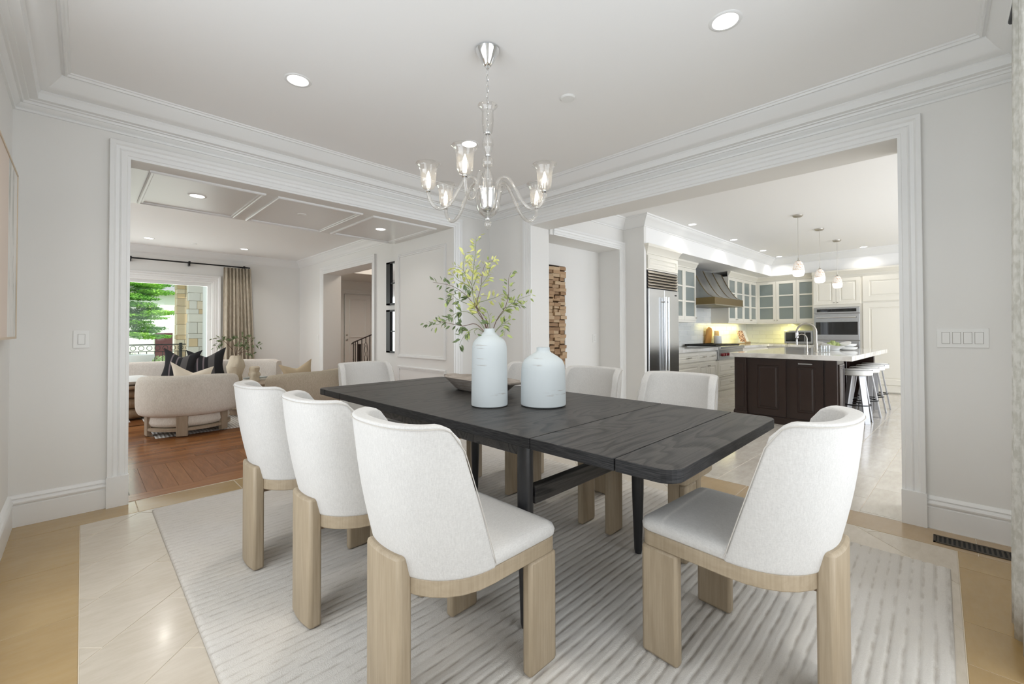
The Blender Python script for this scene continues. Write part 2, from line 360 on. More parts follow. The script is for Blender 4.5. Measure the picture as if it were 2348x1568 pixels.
def inset(poly, d):
    c = (sum(p[0] for p in poly)/len(poly), sum(p[1] for p in poly)/len(poly)); out = []
    if sum(poly[i-1][0]*poly[i][1]-poly[i][0]*poly[i-1][1] for i in range(len(poly))) < 0: poly = poly[::-1]
    m = len(poly)
    for i in range(m):
        a, b, e = Vector(poly[i-1]), Vector(poly[i]), Vector(poly[(i+1) % m])
        d1, d2 = (b-a), (e-b)
        if d1.length < 1e-4 or d2.length < 1e-4: continue
        d1.normalize(); d2.normalize(); n1 = Vector((-d1.y, d1.x)); n2 = Vector((-d2.y, d2.x)); n = n1+n2; n = n/max(n.dot(n1), .35)
        out.append(tuple(b+n*d))
    return out

# ---------------------------------------------------------------- the setting
A, B, XC, YD = 4.125, 3.728, -.32, -.42        # dining: back wall y, right wall x, left wall x, front wall y
AX0, AX1, BY0, BY1, HZ = .239, 3.146, .1765, 3.388, 2.467
CZ = 2.86; P1 = 5.495; LX, LY = 3.62, 10.68
KC = 2.86
def wallbox(name, boxes, m='wall_paint'):
    b = MB()
    for x in boxes: b.box(*x)
    return struct(b.build(name, m))
# dining walls
wallbox('wall_back', [(XC-.2, A, 0, AX0, A+.20, CZ), (AX1, A, 0, B+.32, A+.20, CZ), (AX0, A, HZ, AX1, A+.20, CZ)])
wallbox('wall_right', [(B, YD-.2, 0, B+.32, BY0, CZ), (B, BY1, 0, B+.32, A, CZ), (B, BY0, HZ, B+.32, BY1, CZ)])
wallbox('wall_left', [(XC-.2, YD-.2, 0, XC, .5, CZ), (XC-.2, 3.0, 0, XC, A, CZ), (XC-.2, .5, 0, XC, 3.0, .2), (XC-.2, .5, 2.45, XC, 3.0, CZ)])
wallbox('wall_front', [(XC, YD-.2, 0, .15, YD, CZ), (2.65, YD-.2, 0, B, YD, CZ), (.15, YD-.2, 0, 2.65, YD, .2), (.15, YD-.2, 2.45, 2.65, YD, CZ)])
wallbox('ceiling', [(XC-.2, YD-.2, CZ, B+.32, A+.2, CZ+.1)], 'ceiling_paint')
def kbox(name, boxes, m='wall_paint', **k):
    b = MB(Matrix.Rotation(TH, 4, 'Z'))
    for x in boxes: b.box(*x)
    return struct(b.build(name, m, **k))
# dining-room windows behind the camera
def window(name, mp, w, h, bars):
    b = MB()
    def bx(a0, a1, z0, z1, d=.05):
        vs = [mp(a, dd, z) for z in (z0, z1) for a, dd in ((a0, 0), (a1, 0), (a1, d), (a0, d))]
        b.add(vs, [(0, 3, 2, 1), (4, 5, 6, 7), (0, 1, 5, 4), (1, 2, 6, 5), (2, 3, 7, 6), (3, 0, 4, 7)])
    bx(0, w, 0, .07); bx(0, w, h-.07, h); bx(0, .07, .07, h-.07); bx(w-.07, w, .07, h-.07)
    for t in bars: bx(w*t-.02, w*t+.02, .07, h-.07)
    o = struct(b.build(name, 'trim_paint')); return o
window('window_1', lambda a, d, z: (XC-.12+d, .5+a, .2+z), 2.5, 2.25, (.33, .67))
window('window_2', lambda a, d, z: (.15+a, YD-.12+d, .2+z), 2.5, 2.25, (.33, .67))
wallbox('sun_blocker', [(XC-3.2, YD-3.4, 2.75, XC-.2, A, 2.95), (XC-3.2, YD-3.4, 2.75, B+.3, YD-.2, 2.95)])  # unseen roof added outside to keep sun out of the dining windows
# crown moulding of the dining room
CR = [(0, 2.632), (.012, 2.634), (.014, 2.645), (.008, 2.652), (.018, 2.658), (.030, 2.668), (.034, 2.676), (.046, 2.676), (.050, 2.690), (.072, 2.691), (.074, 2.697), (.112, 2.697),
      (.114, 2.735), (.122, 2.744), (.120, 2.752), (.136, 2.757), (.150, 2.762), (.168, 2.779), (.190, 2.804), (.208, 2.829), (.214, 2.836), (.216, 2.846), (.226, 2.846), (.232, 2.838), (.240, 2.838), (.246, 2.850), (.254, 2.852), (.258, CZ)]
def crown(name, path, closed=True, prof=CR, m='trim_paint', M=None):
    b = MB(M); b.sweep(path, prof, lambda x, y, h: (x, y, h), closed); return struct(b.build(name, m, smooth=30))
crown('trim_1', [(XC, YD), (B, YD), (B, A), (XC, A)])
# baseboards
BBP = [(0, 0), (.022, 0), (.022, .128), (.017, .131), (.017, .137), (.024, .142), (.026, .152), (.022, .162), (.014, .166), (.014, .172), (.018, .176), (.014, .186), (.006, .194), (0, .196)]
def baseb(name, path, closed=False, M=None):
    b = MB(M); b.sweep(path, BBP, lambda x, y, h: (x, y, h), closed); return struct(b.build(name, 'trim_paint', smooth=30))
baseb('baseboard_left', [(AX0-.1, A), (XC, A), (XC, YD), (.15, YD)])
baseb('baseboard_right', [(2.2, YD), (B, YD), (B, BY0-.1)])
baseb('baseboard_back', [(B, BY1+.1), (B, A), (AX1+.1, A)])
# casings: profile w = outwards from the opening, n = proud of the wall
CAS = [(0, 0), (0, .012), (.016, .014), (.020, .020), (.046, .022), (.052, .028), (.060, .022), (.078, .026), (.084, .034), (.088, .038), (.110, .038), (.112, .034), (.112, 0)]
def casing(name, mp, a0, a1, top, zb=.21, w=1.0, plinth=True):
    b = MB(); prof = [(x*w, n) for x, n in CAS]
    b.sweep([(a0, zb), (a0, top), (a1, top), (a1, zb)], prof, lambda x, y, n: mp(x, y, n))
    if plinth:
        for s0, s1 in ((a0-.115*w, a0+.002), (a1-.002, a1+.115*w)):
            vs = [mp(s, z, n) for z in (0, zb) for s, n in ((s0, 0), (s1, 0), (s1, .044), (s0, .044))]
            b.add(vs, [(0, 3, 2, 1), (4, 5, 6, 7), (0, 1, 5, 4), (1, 2, 6, 5), (2, 3, 7, 6), (3, 0, 4, 7)])
    return struct(b.build(name, 'trim_paint', smooth=25))
casing('trim_2', lambda s, z, n: (s, A-n, z), AX0, AX1, HZ)
casing('trim_3', lambda s, z, n: (B-n, s, z), BY0, BY1, HZ)

# passage to the living room (deep cased opening)
wallbox('wall_passage_right', [(AX1, A+.2, 0, AX1+.55, P1, 3.0)])
wallbox('wall_passage_left', [(AX0-.3, A+.2, 0, AX0, P1, 3.0)])
struct(MB().box(AX0, A+.2, HZ, AX1, P1, HZ+.5).build('ceiling_passage', 'gloss_trim'))
FR = [(0, 0), (0, .012), (.008, .018), (.022, .018), (.028, .011), (.042, .011), (.044, 0)]
def frame(name, mp, x0, y0, x1, y1, m='gloss_trim', prof=FR):
    b = MB(); b.sweep([(x0, y0), (x1, y0), (x1, y1), (x0, y1)], prof, mp, True); return struct(b.build(name, m, smooth=30))
for i, (x0, x1) in enumerate(((.36, 1.165), (1.265, 2.085), (2.20, 3.02))):
    frame('trim_%d' % (10+i), lambda x, y, n: (x, y, HZ-n), x0, 4.29, x1, 5.43)
frame('trim_13', lambda x, y, n: (AX1-n, x, y), 4.27, .86, 5.40, 2.30)
frame('trim_14', lambda x, y, n: (AX1-n, x, y), 4.27, .10, 5.40, .745)
# living room
wallbox('wall_living_back', [(-3.0, LY, 0, -.9, LY+.25, 3.0), (1.90, LY, 0, LX+.37, LY+.25, 3.0), (-.9, LY, 2.235, 1.90, LY+.25, 3.0), (-.9, LY, 0, 1.90, LY+.25, .15)])
DY0, DY1, DZ = 7.09, 9.25, 2.44
wallbox('wall_living_right', [(LX, P1-.2, 0, LX+.37, DY0, 3.0), (LX, DY1, 0, LX+.37, LY, 3.0), (LX, DY0, DZ, LX+.37, DY1, 3.0)])
wallbox('wall_living_front', [(-3.0, P1-.2, 0, AX0-.3, P1, 3.0), (AX1+.55, P1-.2, 0, LX, P1, 3.0), (AX0, P1-.05, HZ+.02, AX1, P1, 3.0)])
wallbox('wall_living_left', [(-3.25, P1-.2, 0, -3.0, 6.4, 3.0), (-3.25, 9.6, 0, -3.0, LY+.2, 3.0), (-3.25, 6.4, 0, -3.0, 9.6, .2), (-3.25, 6.4, 2.5, -3.0, 9.6, 3.0)])
wallbox('ceiling_living', [(-3.2, P1, CZ, LX+.37, LY+.25, CZ+.14)], 'ceiling_paint')
CR2 = [(0, CZ-.15), (.012, CZ-.15), (.016, CZ-.138), (.024, CZ-.132), (.040, CZ-.105), (.075, CZ-.060), (.105, CZ-.035), (.110, CZ-.022), (.122, CZ-.020), (.128, CZ)]
crown('trim_4', [(-3.0, P1), (LX, P1), (LX, LY), (-3.0, LY)], prof=CR2)
casing('trim_5', lambda s, z, n: (LX-n, s, z), DY0, DY1, DZ, w=1.2)
baseb('baseboard_living', [(LX, DY1+.13), (LX, LY), (2.1, LY)])
# living window
casing('trim_6', lambda s, z, n: (s, LY-n, z), -.9, 1.90, 2.235, zb=.2, w=1.3)
wo = window('window_3', lambda a, d, z: (-.9+a, LY+.08+d, .15+z), 2.8, 2.085, (.35,))
struct(MB().box(-.83, LY+.10, .22, 1.83, LY+.104, 2.17).build('glass_pane', 'window_glass', wo))
# hall seen through the living-room doorway
wallbox('wall_hall_back', [(3.99, 11.5, 0, 8.0, 11.7, 3.3)], 'wall_paint')
wallbox('wall_hall_right', [(7.9, 6.5, 0, 8.0, 11.5, 3.3)]); wallbox('wall_hall_front', [(3.99, 6.6, 0, 7.9, 6.75, 3.3)])
wallbox('ceiling_hall', [(3.99, 6.6, 3.3, 8.0, 11.6, 3.4)], 'hall_lit_warm')
wallbox('ceiling_hall_beam', [(3.99, 9.9, 2.62, 7.9, 11.5, 2.9)], 'wall_paint')
d = MB(); d.box(5.05, 11.44, 0, 5.78, 11.48, 2.24)
dn = struct(d.build('door_1', 'trim_paint'))
frame('door_panel', lambda x, y, n: (x, 11.44-n, y), 5.17, 1.05, 5.66, 2.12, m='trim_paint').parent = dn
frame('door_panel', lambda x, y, n: (x, 11.44-n, y), 5.17, .15, 5.66, .90, m='trim_paint').parent = dn
MB().lathe([(0, 0), (.022, 0), (.026, .02), (.02, .03), (0, .045)], 12).build('door_knob', 'nickel', dn, (5.10, 11.44, 1.0), rot=(R(90), 0, 0), smooth=40)
MB().lathe([(0, 0), (.024, 0), (.02, .015), (0, .018)], 12).build('deadbolt', 'nickel', dn, (5.10, 11.44, 1.13), rot=(R(90), 0, 0), smooth=40)
casing('trim_7', lambda s, z, n: (s, 11.5-n, z), 5.03, 5.80, 2.26)

# kitchen shell (built on its own slightly turned axes)
KM = Matrix.Rotation(TH, 4, 'Z')
BZ = 2.47; BQ = 3.20; BP = 11.05
kbox('wall_kitchen_hall', [(5.39, 3.54, 0, 5.5, 3.9, KC), (3.9, 3.54, 2.41, 5.39, 3.9, KC), (3.9, 3.9, 0, 5.39, 4.0, 2.9)])
kbox('wall_kitchen_column', [(5.5, 3.20, 0, 5.56, 3.9, KC)])
kbox('wall_kitchen_back', [(5.56, 3.95, 0, 11.7, 4.05, KC)]); kbox('wall_kitchen_right', [(11.5, -3.0, 0, 11.7, 3.95, KC)])
kbox('wall_kitchen_front', [(3.9, -3.1, 0, 4.9, -2.9, KC), (10.3, -3.1, 0, 11.6, -2.9, KC), (4.9, -3.1, 0, 10.3, -2.9, .2), (4.9, -3.1, 2.6, 10.3, -2.9, KC)])
kbox('ceiling_kitchen', [(3.6, -3.1, KC, 11.7, 4.05, KC+.1)], 'ceiling_paint')
kbox('ceiling_soffit', [(5.56, BQ, BZ, 11.5, 3.95, KC), (BP, -2.9, BZ, 11.5, BQ, KC)], 'ceiling_paint')
crown('trim_8', [(BP, -2.9), (BP, BQ), (5.5, BQ), (5.5, 3.54), (4.0, 3.54)], False, CR2, M=KM)
b = MB(KM); b.sweep([(3.95, 2.41), (5.39, 2.41), (5.39, 0)], CAS, lambda x, y, n: (x, 3.54-n, y)); struct(b.build('trim_9', 'trim_paint', smooth=25))

# ---------------------------------------------------------------- floors
def tiles(parent, polys, m, name='tile', th=.012, g=.0016, top=0.0, names=None):
    for p in polys:
        if len(p) < 3 or parea(p) < .0012: continue
        q = inset(p, g)
        if len(q) < 3: continue
        cx = sum(v[0] for v in q)/len(q); cy_ = sum(v[1] for v in q)/len(q)
        b = MB(); e = .0012
        q2 = inset(q, .0015)
        if len(q2) == len(q) and name != 'plank':
            n = len(q); L = [(x-cx, y-cy_) for x, y in q]; L2 = [(x-cx, y-cy_) for x, y in q2]
            if sum(q[i-1][0]*q[i][1]-q[i][0]*q[i-1][1] for i in range(n)) < 0: L.reverse(); L2.reverse()
            b.add([(x, y, -th) for x, y in L]+[(x, y, -e) for x, y in L]+[(x, y, 0) for x, y in L2],
                  [tuple(range(2*n, 3*n))]+[(i, (i+1) % n, (i+1) % n+n, i+n) for i in range(n)]+[(i+n, (i+1) % n+n, (i+1) % n+2*n, i+2*n) for i in range(n)])
        else: b.prism([(x-cx, y-cy_) for x, y in q], -th, 0)
        b.build(name, m, parent, (cx, cy_, top), fix=False)
def rect(x0, y0, x1, y1): return [(x0, y0), (x1, y0), (x1, y1), (x0, y1)]
RX0, RX1, RY0, RY1 = .345, 3.13, -.03, 3.82          # the rug
floor = struct(MB().box(XC-.2, YD-.2, -.12, B+.32, A+.02, -.0018).build('floor', 'grout'))
FX1, FY0, FY1 = 3.425, -.06, 3.86
def cutx(x0, x1, js): js = sorted(js); v = [x0]+[j for j in js if x0 < j < x1]+[x1]; return list(zip(v, v[1:]))
T = []
for a, c in cutx(YD, FY1, [3.25, 2.645, 2.04, 1.435, .83, .225, -.38]): T.append(rect(XC, a, 0, c))
for a, c in cutx(XC, B, [.28, .89, 1.50, 2.11, 2.72, 3.33]): T.append(rect(a, FY1, c, A))
for a, c in cutx(0, FX1, [.5, 1.1, 1.7, 2.3, 2.62, 3.2]): T.append(rect(a, YD, c, FY0))
tiles(floor, T, 'limestone_tan')
T = [rect(FX1, a, B-.03, c) for a, c in cutx(YD, FY1, [-.14, .47, 1.08, 1.69, 2.3, 2.91, 3.52])]
tiles(floor, T, 'limestone_brown')
T = []
D = .311
for i in range(-12, 12):
    for j in range(-9, 9):
        u0 = j*.622+(.311 if i % 2 else 0)+.12; v0 = i*D+.03
        q = [(u0, v0), (u0+.622, v0), (u0+.622, v0+D), (u0, v0+D)]
        q = [((u-v)*.7071, (u+v)*.7071) for u, v in q]
        q = clip(q, 0, FY0, FX1, FY1)
        if len(q) < 3 or parea(q) < .0015: continue
        if all(RX0+.06 < x < RX1-.06 and RY0+.06 < y < RY1-.06 for x, y in q): continue
        T.append(q)
tiles(floor, T, 'limestone_cream')
# kitchen stone floor
kf = MB(KM); kf.box(3.3, -3.0, -.12, 11.6, 4.0, -.0022); kf = struct(kf.build('floor_kitchen', 'grout'))
T = []
for i in range(-10, 14):
    q0 = .25+i*.305
    for j in range(0, 16):
        p0 = 3.1+j*.61+(.305 if i % 2 else 0)
        if q0 > 3.7 or q0 < -1.5 or p0 > 10.9: continue
        q = [tuple(K(*c)[:2]) for c in ((p0, q0), (p0+.61, q0), (p0+.61, q0+.305), (p0, q0+.305))]
        q = clip(q, B-.03, -3.2, 12, 4.3)
        if len(q) < 3: continue
        cx, cyy = sum(v[0] for v in q)/len(q), sum(v[1] for v in q)/len(q)
        if cx > 6.8 and (1.45 < q0 < 2.0): continue
        if q0 > 3.3 or (q0 < -.3 and cx > 4.5): continue
        T.append(q)
tiles(kf, T, 'limestone_grey')
struct(MB().box(B-.03, BY1-.3, -.01, 5.7, 4.3, -.003).build('floor_kitchen_edge', 'limestone_grey'))
# wood floors
wf = struct(MB().box(-3.2, A+.02, -.12, 8.0, 11.7, -.006).build('floor_living', 'wood_gap'))
T = []
for y0, y1, js in ((4.145, 4.235, [1.9]), (4.235, 4.30, [1.2, 2.6]), (5.10, 5.19, [1.4, 2.9]), (5.19, 5.28, [.8, 2.2])):
    for a, c in cutx(AX0, AX1, js): T.append(rect(a, y0, c, y1))
yy = 5.28
k = 0
while yy < 7.4:
    x = -2.2+random.random()*.8 if yy > P1-.05 else AX0
    xe = 3.9 if yy > P1-.05 else AX1
    xs = x
    while xs < xe:
        L = random.uniform(.7, 1.4); T.append(rect(xs, yy, min(xs+L, xe), yy+.083)); xs += L
    yy += .083; k += 1
# triangular parquet inside the passage border
mid = []
for i in range(10):
    y0 = 4.30+i*.08; x0 = .68+(y0-4.30); x1 = .68+(y0+.08-4.30)
    js = [1.5+.37*((i*3) % 5), 2.6]
    seg = [((x0 if n == 0 else a), c, n) for n, (a, c) in enumerate(cutx(x0, AX1, js))]
    for a, c, n in seg:
        T.append([(x0, y0), (c, y0), (c, y0+.08), (x1, y0+.08)] if n == 0 else rect(a, y0, c, y0+.08))
tiles(wf, T, 'cherry_plank', 'plank', g=.0008)
T = []
for i in range(13):
    x0 = AX0+.02+i*.098; x1 = x0+.098
    def top(x): return 5.10
    def bot(x): return 4.30 if x <= .68 else 4.30+(x-.68)
    if x0 > 1.45: break
    if x0 < .68 < x1: T.append([(x0, 4.30), (.68, 4.30), (x1, bot(x1)), (x1, 5.10), (x0, 5.10)])
    else: T.append([(x0, bot(x0)), (x1, min(bot(x1), 5.10)), (x1, 5.10), (x0, 5.10)])
tiles(wf, T, 'cherry_plank_cross', 'plank', g=.0008)
struct(MB().box(-3.2, 7.4, -.02, 3.99, LY, 0).build('floor_living_far', 'cherry_plank'))
struct(MB().box(3.99, 6.6, -.02, 7.9, 11.5, 0).build('floor_hall', 'cherry_plank'))
struct(MB().box(LX, DY0, -.02, 3.99, DY1, 0).build('floor_hall_threshold', 'cherry_plank'))

# ---------------------------------------------------------------- rug
def height_rug(name, label, x0, x1, y0, y1, nx, ny, hf, m, cat='rug'):
    b = MB(); vs = []; fs = []
    for j in range(ny+1):
        for i in range(nx+1):
            x = x0+(x1-x0)*i/nx; y = y0+(y1-y0)*j/ny; e = 0
            vs.append((x, y, hf(x, y) if 0 < i < nx and 0 < j < ny else .003))
    for j in range(ny):
        for i in range(nx): a = j*(nx+1)+i; fs.append((a, a+1, a+nx+2, a+nx+1))
    me = bpy.data.meshes.new(name); me.from_pydata(vs, [], fs); me.materials.append(MATS[m]); me.polygons.foreach_set('use_smooth', [True]*len(fs))
    o = bpy.data.objects.new(name, me); COL.objects.link(o)
    return tag(o, label, cat)
from mathutils import noise as mn
def rug_h(x, y):
    n = mn.noise(Vector((x*9, y*3, 0)))*.0035
    w = .5+.5*cos(2*pi*(y+n)/.043)
    w = min(1, w*2.4)
    w = 1-(1-w)*(.45+.55*min(1, max(0, .5+1.6*mn.noise(Vector((x*16, y*30, 9))))))
    patch = mn.noise(Vector((x*1.1+3, y*.9, 5)))
    k = .72+.28*min(1, max(0, (patch+.22)/.1))
    fine = mn.noise(Vector((x*60, y*60, 2)))
    return .0035+.0075*(w*(.35+.65*k))+(1-k)*.0010+.0012*fine*(1+1.2*(1-k))
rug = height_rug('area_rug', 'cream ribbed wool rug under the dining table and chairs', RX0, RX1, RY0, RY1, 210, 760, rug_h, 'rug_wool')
RZ = .0125

# ---------------------------------------------------------------- dining table
tb = thing('dining_table', 'long black wood dining table with rounded corners and end leaves', 'table', (1.743, 1.853, RZ))
TX, TY = .546, 1.316; TZ = .815-RZ
def rrect(x0, y0, x1, y1, r, corners, n=6):
    out = []
    for i, (cx, cy_, a0) in enumerate(((x0, y0, 180), (x1, y0, 270), (x1, y1, 0), (x0, y1, 90))):
        if corners[i]:
            sx = 1 if i in (0, 3) else -1; sy = 1 if i in (0, 1) else -1
            for k in range(n+1):
                a = R(a0+90*k/n); out.append((cx+sx*r+r*cos(a), cy_+sy*r+r*sin(a)))
        else: out.append((cx, cy_))
    return out
g = .0018
for nm, y0, y1, cs in (('tabletop', -.753+g, .94-g, (0, 0, 0, 0)), ('leaf', -1.118+g, -.753-g, (0, 0, 0, 0)), ('end_leaf', -TY, -1.118-g, (1, 1, 0, 0)),
                      ('leaf', .94+g, 1.19-g, (0, 0, 0, 0)), ('end_leaf', 1.19+g, TY, (0, 0, 1, 1))):
    o = MB().prism(rrect(-TX, y0, TX, y1, .06, cs), TZ-.042, TZ).build(nm, 'black_oak', tb, bevel=.003)
    o.data.materials.append(MATS['black_edge'])
    for pl in o.data.polygons: pl.material_index = 0 if abs(pl.normal.z) > .5 else 1
for lx, ly in ((-.455, -.645), (.405, -.68), (-.455, .62), (.38, .66)):
    MB().lathe([(.017, 0), (.021, .02), (.031, .32), (.033, .45), (.033, TZ-.045)], 20).build('leg', 'black_leg', tb, (lx, ly, 0), smooth=40)
for ly in (-.66, .62): MB().box(-.43, -.018, .50, .39, .018, .575).build('stretcher', 'black_oak', tb, (0, ly, 0), bevel=.004)
MB().box(-.468, -.64, TZ-.105, -.440, .62, TZ-.043).build('apron', 'black_oak', tb); MB().box(.38, -.66, TZ-.105, .405, .66, TZ-.043).build('apron', 'black_oak', tb)
MB().box(-.04, -.66, TZ-.13, .04, .62, TZ-.06).build('centre_rail', 'black_oak', tb)

# ---------------------------------------------------------------- dining chairs
def sup(c, s, e=2.35): return (abs(c)**(2/e))*(1 if c >= 0 else -1), (abs(s)**(2/e))*(1 if s >= 0 else -1)
def seat_outline(k=1.0, n=14, r=.035):
    # k: inset scale; front straight, back rounded
    pts = []; W_ = .245-(1-k)*.25; F = .29-(1-k)*.25; Bk = .255-(1-k)*.25; x0 = -.02
    for i in range(n+1):                      # back curve from right (-y) round to left (+y)
        a = -pi/2+pi*i/n; c, s_ = sup(cos(a), sin(a), 2.25); pts.append((x0-(Bk+x0)*c, W_*s_))
    for cx, cy_, a0 in ((F-r, W_-r, 90), (F-r, -W_+r, 0)):
        for i in range(5): a = R(a0-90*i/4); pts.append((cx+r*cos(a), cy_+r*sin(a)))
    return pts      # runs clockwise seen from above
def make_chair(label):
    t = thing('dining_chair', label, 'chair', group='cream dining chairs round the table')
    O = seat_outline()
    MB().prism(O[::-1], .402, .455).build('seat_frame', 'oak_band', t, bevel=.004, smooth=35)
    # cushion
    b = MB(); vs = []; fs = []; L = [(.985, .455), (1.012, .462), (1.02, .478), (1.0, .494), (.95, .503), (.80, .510), (.4, .514)]
    n = len(O)
    for k, z in L: vs += [(x, y, z) for x, y in seat_outline(k if k > .9 else 1.0)] if k > .9 else [((x-.02)*k+.02, y*k, z) for x, y in O]
    for a in range(len(L)-1):
        for i in range(n): j = (i+1) % n; fs.append((a*n+i, a*n+j, (a+1)*n+j, (a+1)*n+i))
    fs.append(tuple((len(L)-1)*n+i for i in range(n))); fs.append(tuple(range(n))[::-1]); b.add(vs, fs)
    b.build('seat', 'linen', t, smooth=60)
    # back shell
    NU, NV = 32, 11; th = .052
    def pt(u, v, inner):
        th_ = (u-.5)*pi; au = abs(2*u-1)
        drop = .055*(1-math.sqrt(max(0, 1-((au-.80)/.20)**2))) if au > .80 else 0
        z1 = .936-drop; z = .452+(z1-.452)*v; tt = (z-.452)/.476
        x0 = -.015-.152*tt; ax = .243-.073*tt; ay = .249-.012*tt
        belly = .012*sin(pi*min(1, tt*1.0)); c, s_ = sup(cos(th_), sin(th_), 2.2+.25*tt)
        d = th if inner else 0
        return (x0-(ax-d)*c-belly*c*(not inner), (ay-d*.92)*s_+belly*.6*s_, z+(0.0 if not inner else -.004))
    b = MB(); vs = []; fs = []
    vv = [0, .04]+[.04+.90*k/(NV-3) for k in range(1, NV-2)]+[1.0]; NV = len(vv)
    for inner in (0, 1):
        for u in range(NU+1):
            for v in vv: vs.append(pt(u/NU, v, inner))
    n1 = (NU+1)*NV
    idx = lambda u, v, k: k*n1+u*NV+v
    for u in range(NU):
        for v in range(NV-1):
            fs.append((idx(u, v, 0), idx(u+1, v, 0), idx(u+1, v+1, 0), idx(u, v+1, 0)))
            fs.append((idx(u, v, 1), idx(u, v+1, 1), idx(u+1, v+1, 1), idx(u+1, v, 1)))
        fs.append((idx(u, NV-1, 0), idx(u+1, NV-1, 0), idx(u+1, NV-1, 1), idx(u, NV-1, 1)))
        fs.append((idx(u, 0, 0), idx(u, 0, 1), idx(u+1, 0, 1), idx(u+1, 0, 0)))
    for v in range(NV-1):
        fs.append((idx(0, v, 0), idx(0, v+1, 0), idx(0, v+1, 1), idx(0, v, 1)))
        fs.append((idx(NU, v, 0), idx(NU, v, 1), idx(NU, v+1, 1), idx(NU, v+1, 0)))
    b.add(vs, fs); o = b.build('backrest', 'linen', t, smooth=180); md = o.modifiers.new('bv', 'BEVEL'); md.width = .019; md.segments = 4; md.limit_method = 'ANGLE'; md.angle_limit = R(50)
    # welt seam just inside the rim of the outer face
    pth = [pt(0, v, 0) for v in (.05, .2, .4, .6, .8, .93)]+[pt(u/NU, .985, 0) for u in range(1, NU)]+[pt(1, v, 0) for v in (.93, .8, .6, .4, .2, .05)]
    MB().tube([(x*1.004, y*1.012, z-.004) for x, y, z in pth], .0017, 5).build('seam', 'piping', t, smooth=60)
    # front legs: flat planks along the sides
    for sg in (-1, 1):
        MB().box(.146, sg*.245, 0, .289, sg*.203, .402).build('leg', 'oak', t, bevel=.012, smooth=40)
    # rear leg: one curved upright hugging the back
    b = MB(); n = 10; pin = []; pout = []
    for i in range(n+1):
        yy = -.10+.20*i/n; xi = -.243+.62*yy*yy*1.6
        pin.append((xi, yy)); pout.append((xi-.052+.2*yy*yy, yy*1.03))
    b.prism(pin+pout[::-1], 0, .525).build('leg', 'oak', t, bevel=.011, smooth=40)
    MB().box(-.25, -.06, .375, -.19, .06, .402).build('leg_block', 'table_oak', t)
    return t
c0 = make_chair('dining chair nearest the camera on the left side of the table, back turned')
c0.location = (.957, 1.256, RZ)
G = 'cream dining chairs round the table'
dup(c0, (.940, 1.912, RZ), 0, 'middle one of the three dining chairs on the living-room side of the table', G)
dup(c0, (.900, 2.560, RZ), R(1), 'far one of the three dining chairs on the living-room side, nearest the passage', G)
dup(c0, (2.49, 1.176, RZ), R(180), 'dining chair on the kitchen side of the table, in front of the refrigerator', G)
dup(c0, (2.49, 1.83, RZ), R(181), 'dining chair on the kitchen side of the table, right behind the short vase', G)
dup(c0, (2.50, 2.49, RZ), R(180), 'dining chair on the kitchen side, mostly hidden behind the tall vase', G)
dup(c0, (1.735, .508, RZ), R(86), 'dining chair at the near end of the table, seen from behind its curved back', G)
dup(c0, (1.77, 3.40, RZ), R(-90), 'dining chair at the far end of the table, against the panelled passage wall', G)

# ---------------------------------------------------------------- on the table
Z0 = .8155
def vase(name, label, loc, prof, grp=None):
    t = MB().lathe(prof, 40); o = t.build(name, 'vase_ceramic', None, loc, smooth=40); return tag(o, label, 'vase')
VX, VY = 1.571, 1.739
vase('tall_vase', 'tall off-white bottle vase with brushed texture holding leafy branches', (VX, VY, Z0),
     [(.0, 0), (.090, 0), (.098, .006), (.099, .02), (.0975, .16), (.096, .28), (.095, .314), (.0906, .339), (.080, .357), (.061, .375), (.043, .388), (.032, .400), (.0285, .408), (.028, .419), (.024, .420), (.023, .40), (.05, .37), (.085, .32), (.088, .05), (0, .04)])
vase('short_vase', 'short wide off-white bottle vase without branches', (1.782, 1.535, Z0),
     [(.0, 0), (.112, 0), (.122, .007), (.123, .02), (.1215, .12), (.1195, .193), (.116, .223), (.104, .248), (.081, .266), (.056, .281), (.040, .291), (.036, .300), (.036, .316), (.031, .317), (.030, .29), (.08, .255), (.108, .20), (.11, .05), (0, .04)])
def bowl():
    b = MB(); n = 28; prof = [(.0, 0, .0), (.62, 0, .5), (.70, .012, .62), (.96, .078, .93), (1.0, .088, 1.0), (.93, .090, .93), (.60, .028, .55), (0, .02, 0)]
    vs = []; fs = []
    for k, z, k2 in prof:
        for i in range(n): a = 2*pi*i/n; c, s_ = sup(cos(a), sin(a), 3.2); vs.append((.33*k*c, .145*max(k2, .0)*s_, z))
    for a in range(len(prof)-1):
        for i in range(n): j = (i+1) % n; fs.append((a*n+i, a*n+j, (a+1)*n+j, (a+1)*n+i))
    b.add(vs, fs); return b
bo = bowl().build('dough_bowl', 'bowl_wood', None, (1.90, 2.20, Z0), smooth=50, rot=(0, 0, R(86)))
tag(bo, 'long weathered wooden dough bowl on the table behind the tall vase', 'bowl')
MB().box(.31, -.05, .076, .375, .05, .092).build('handle', 'bowl_wood', bo, bevel=.006); MB().box(-.375, -.05, .076, -.31, .05, .092).build('handle', 'bowl_wood', bo, bevel=.006)

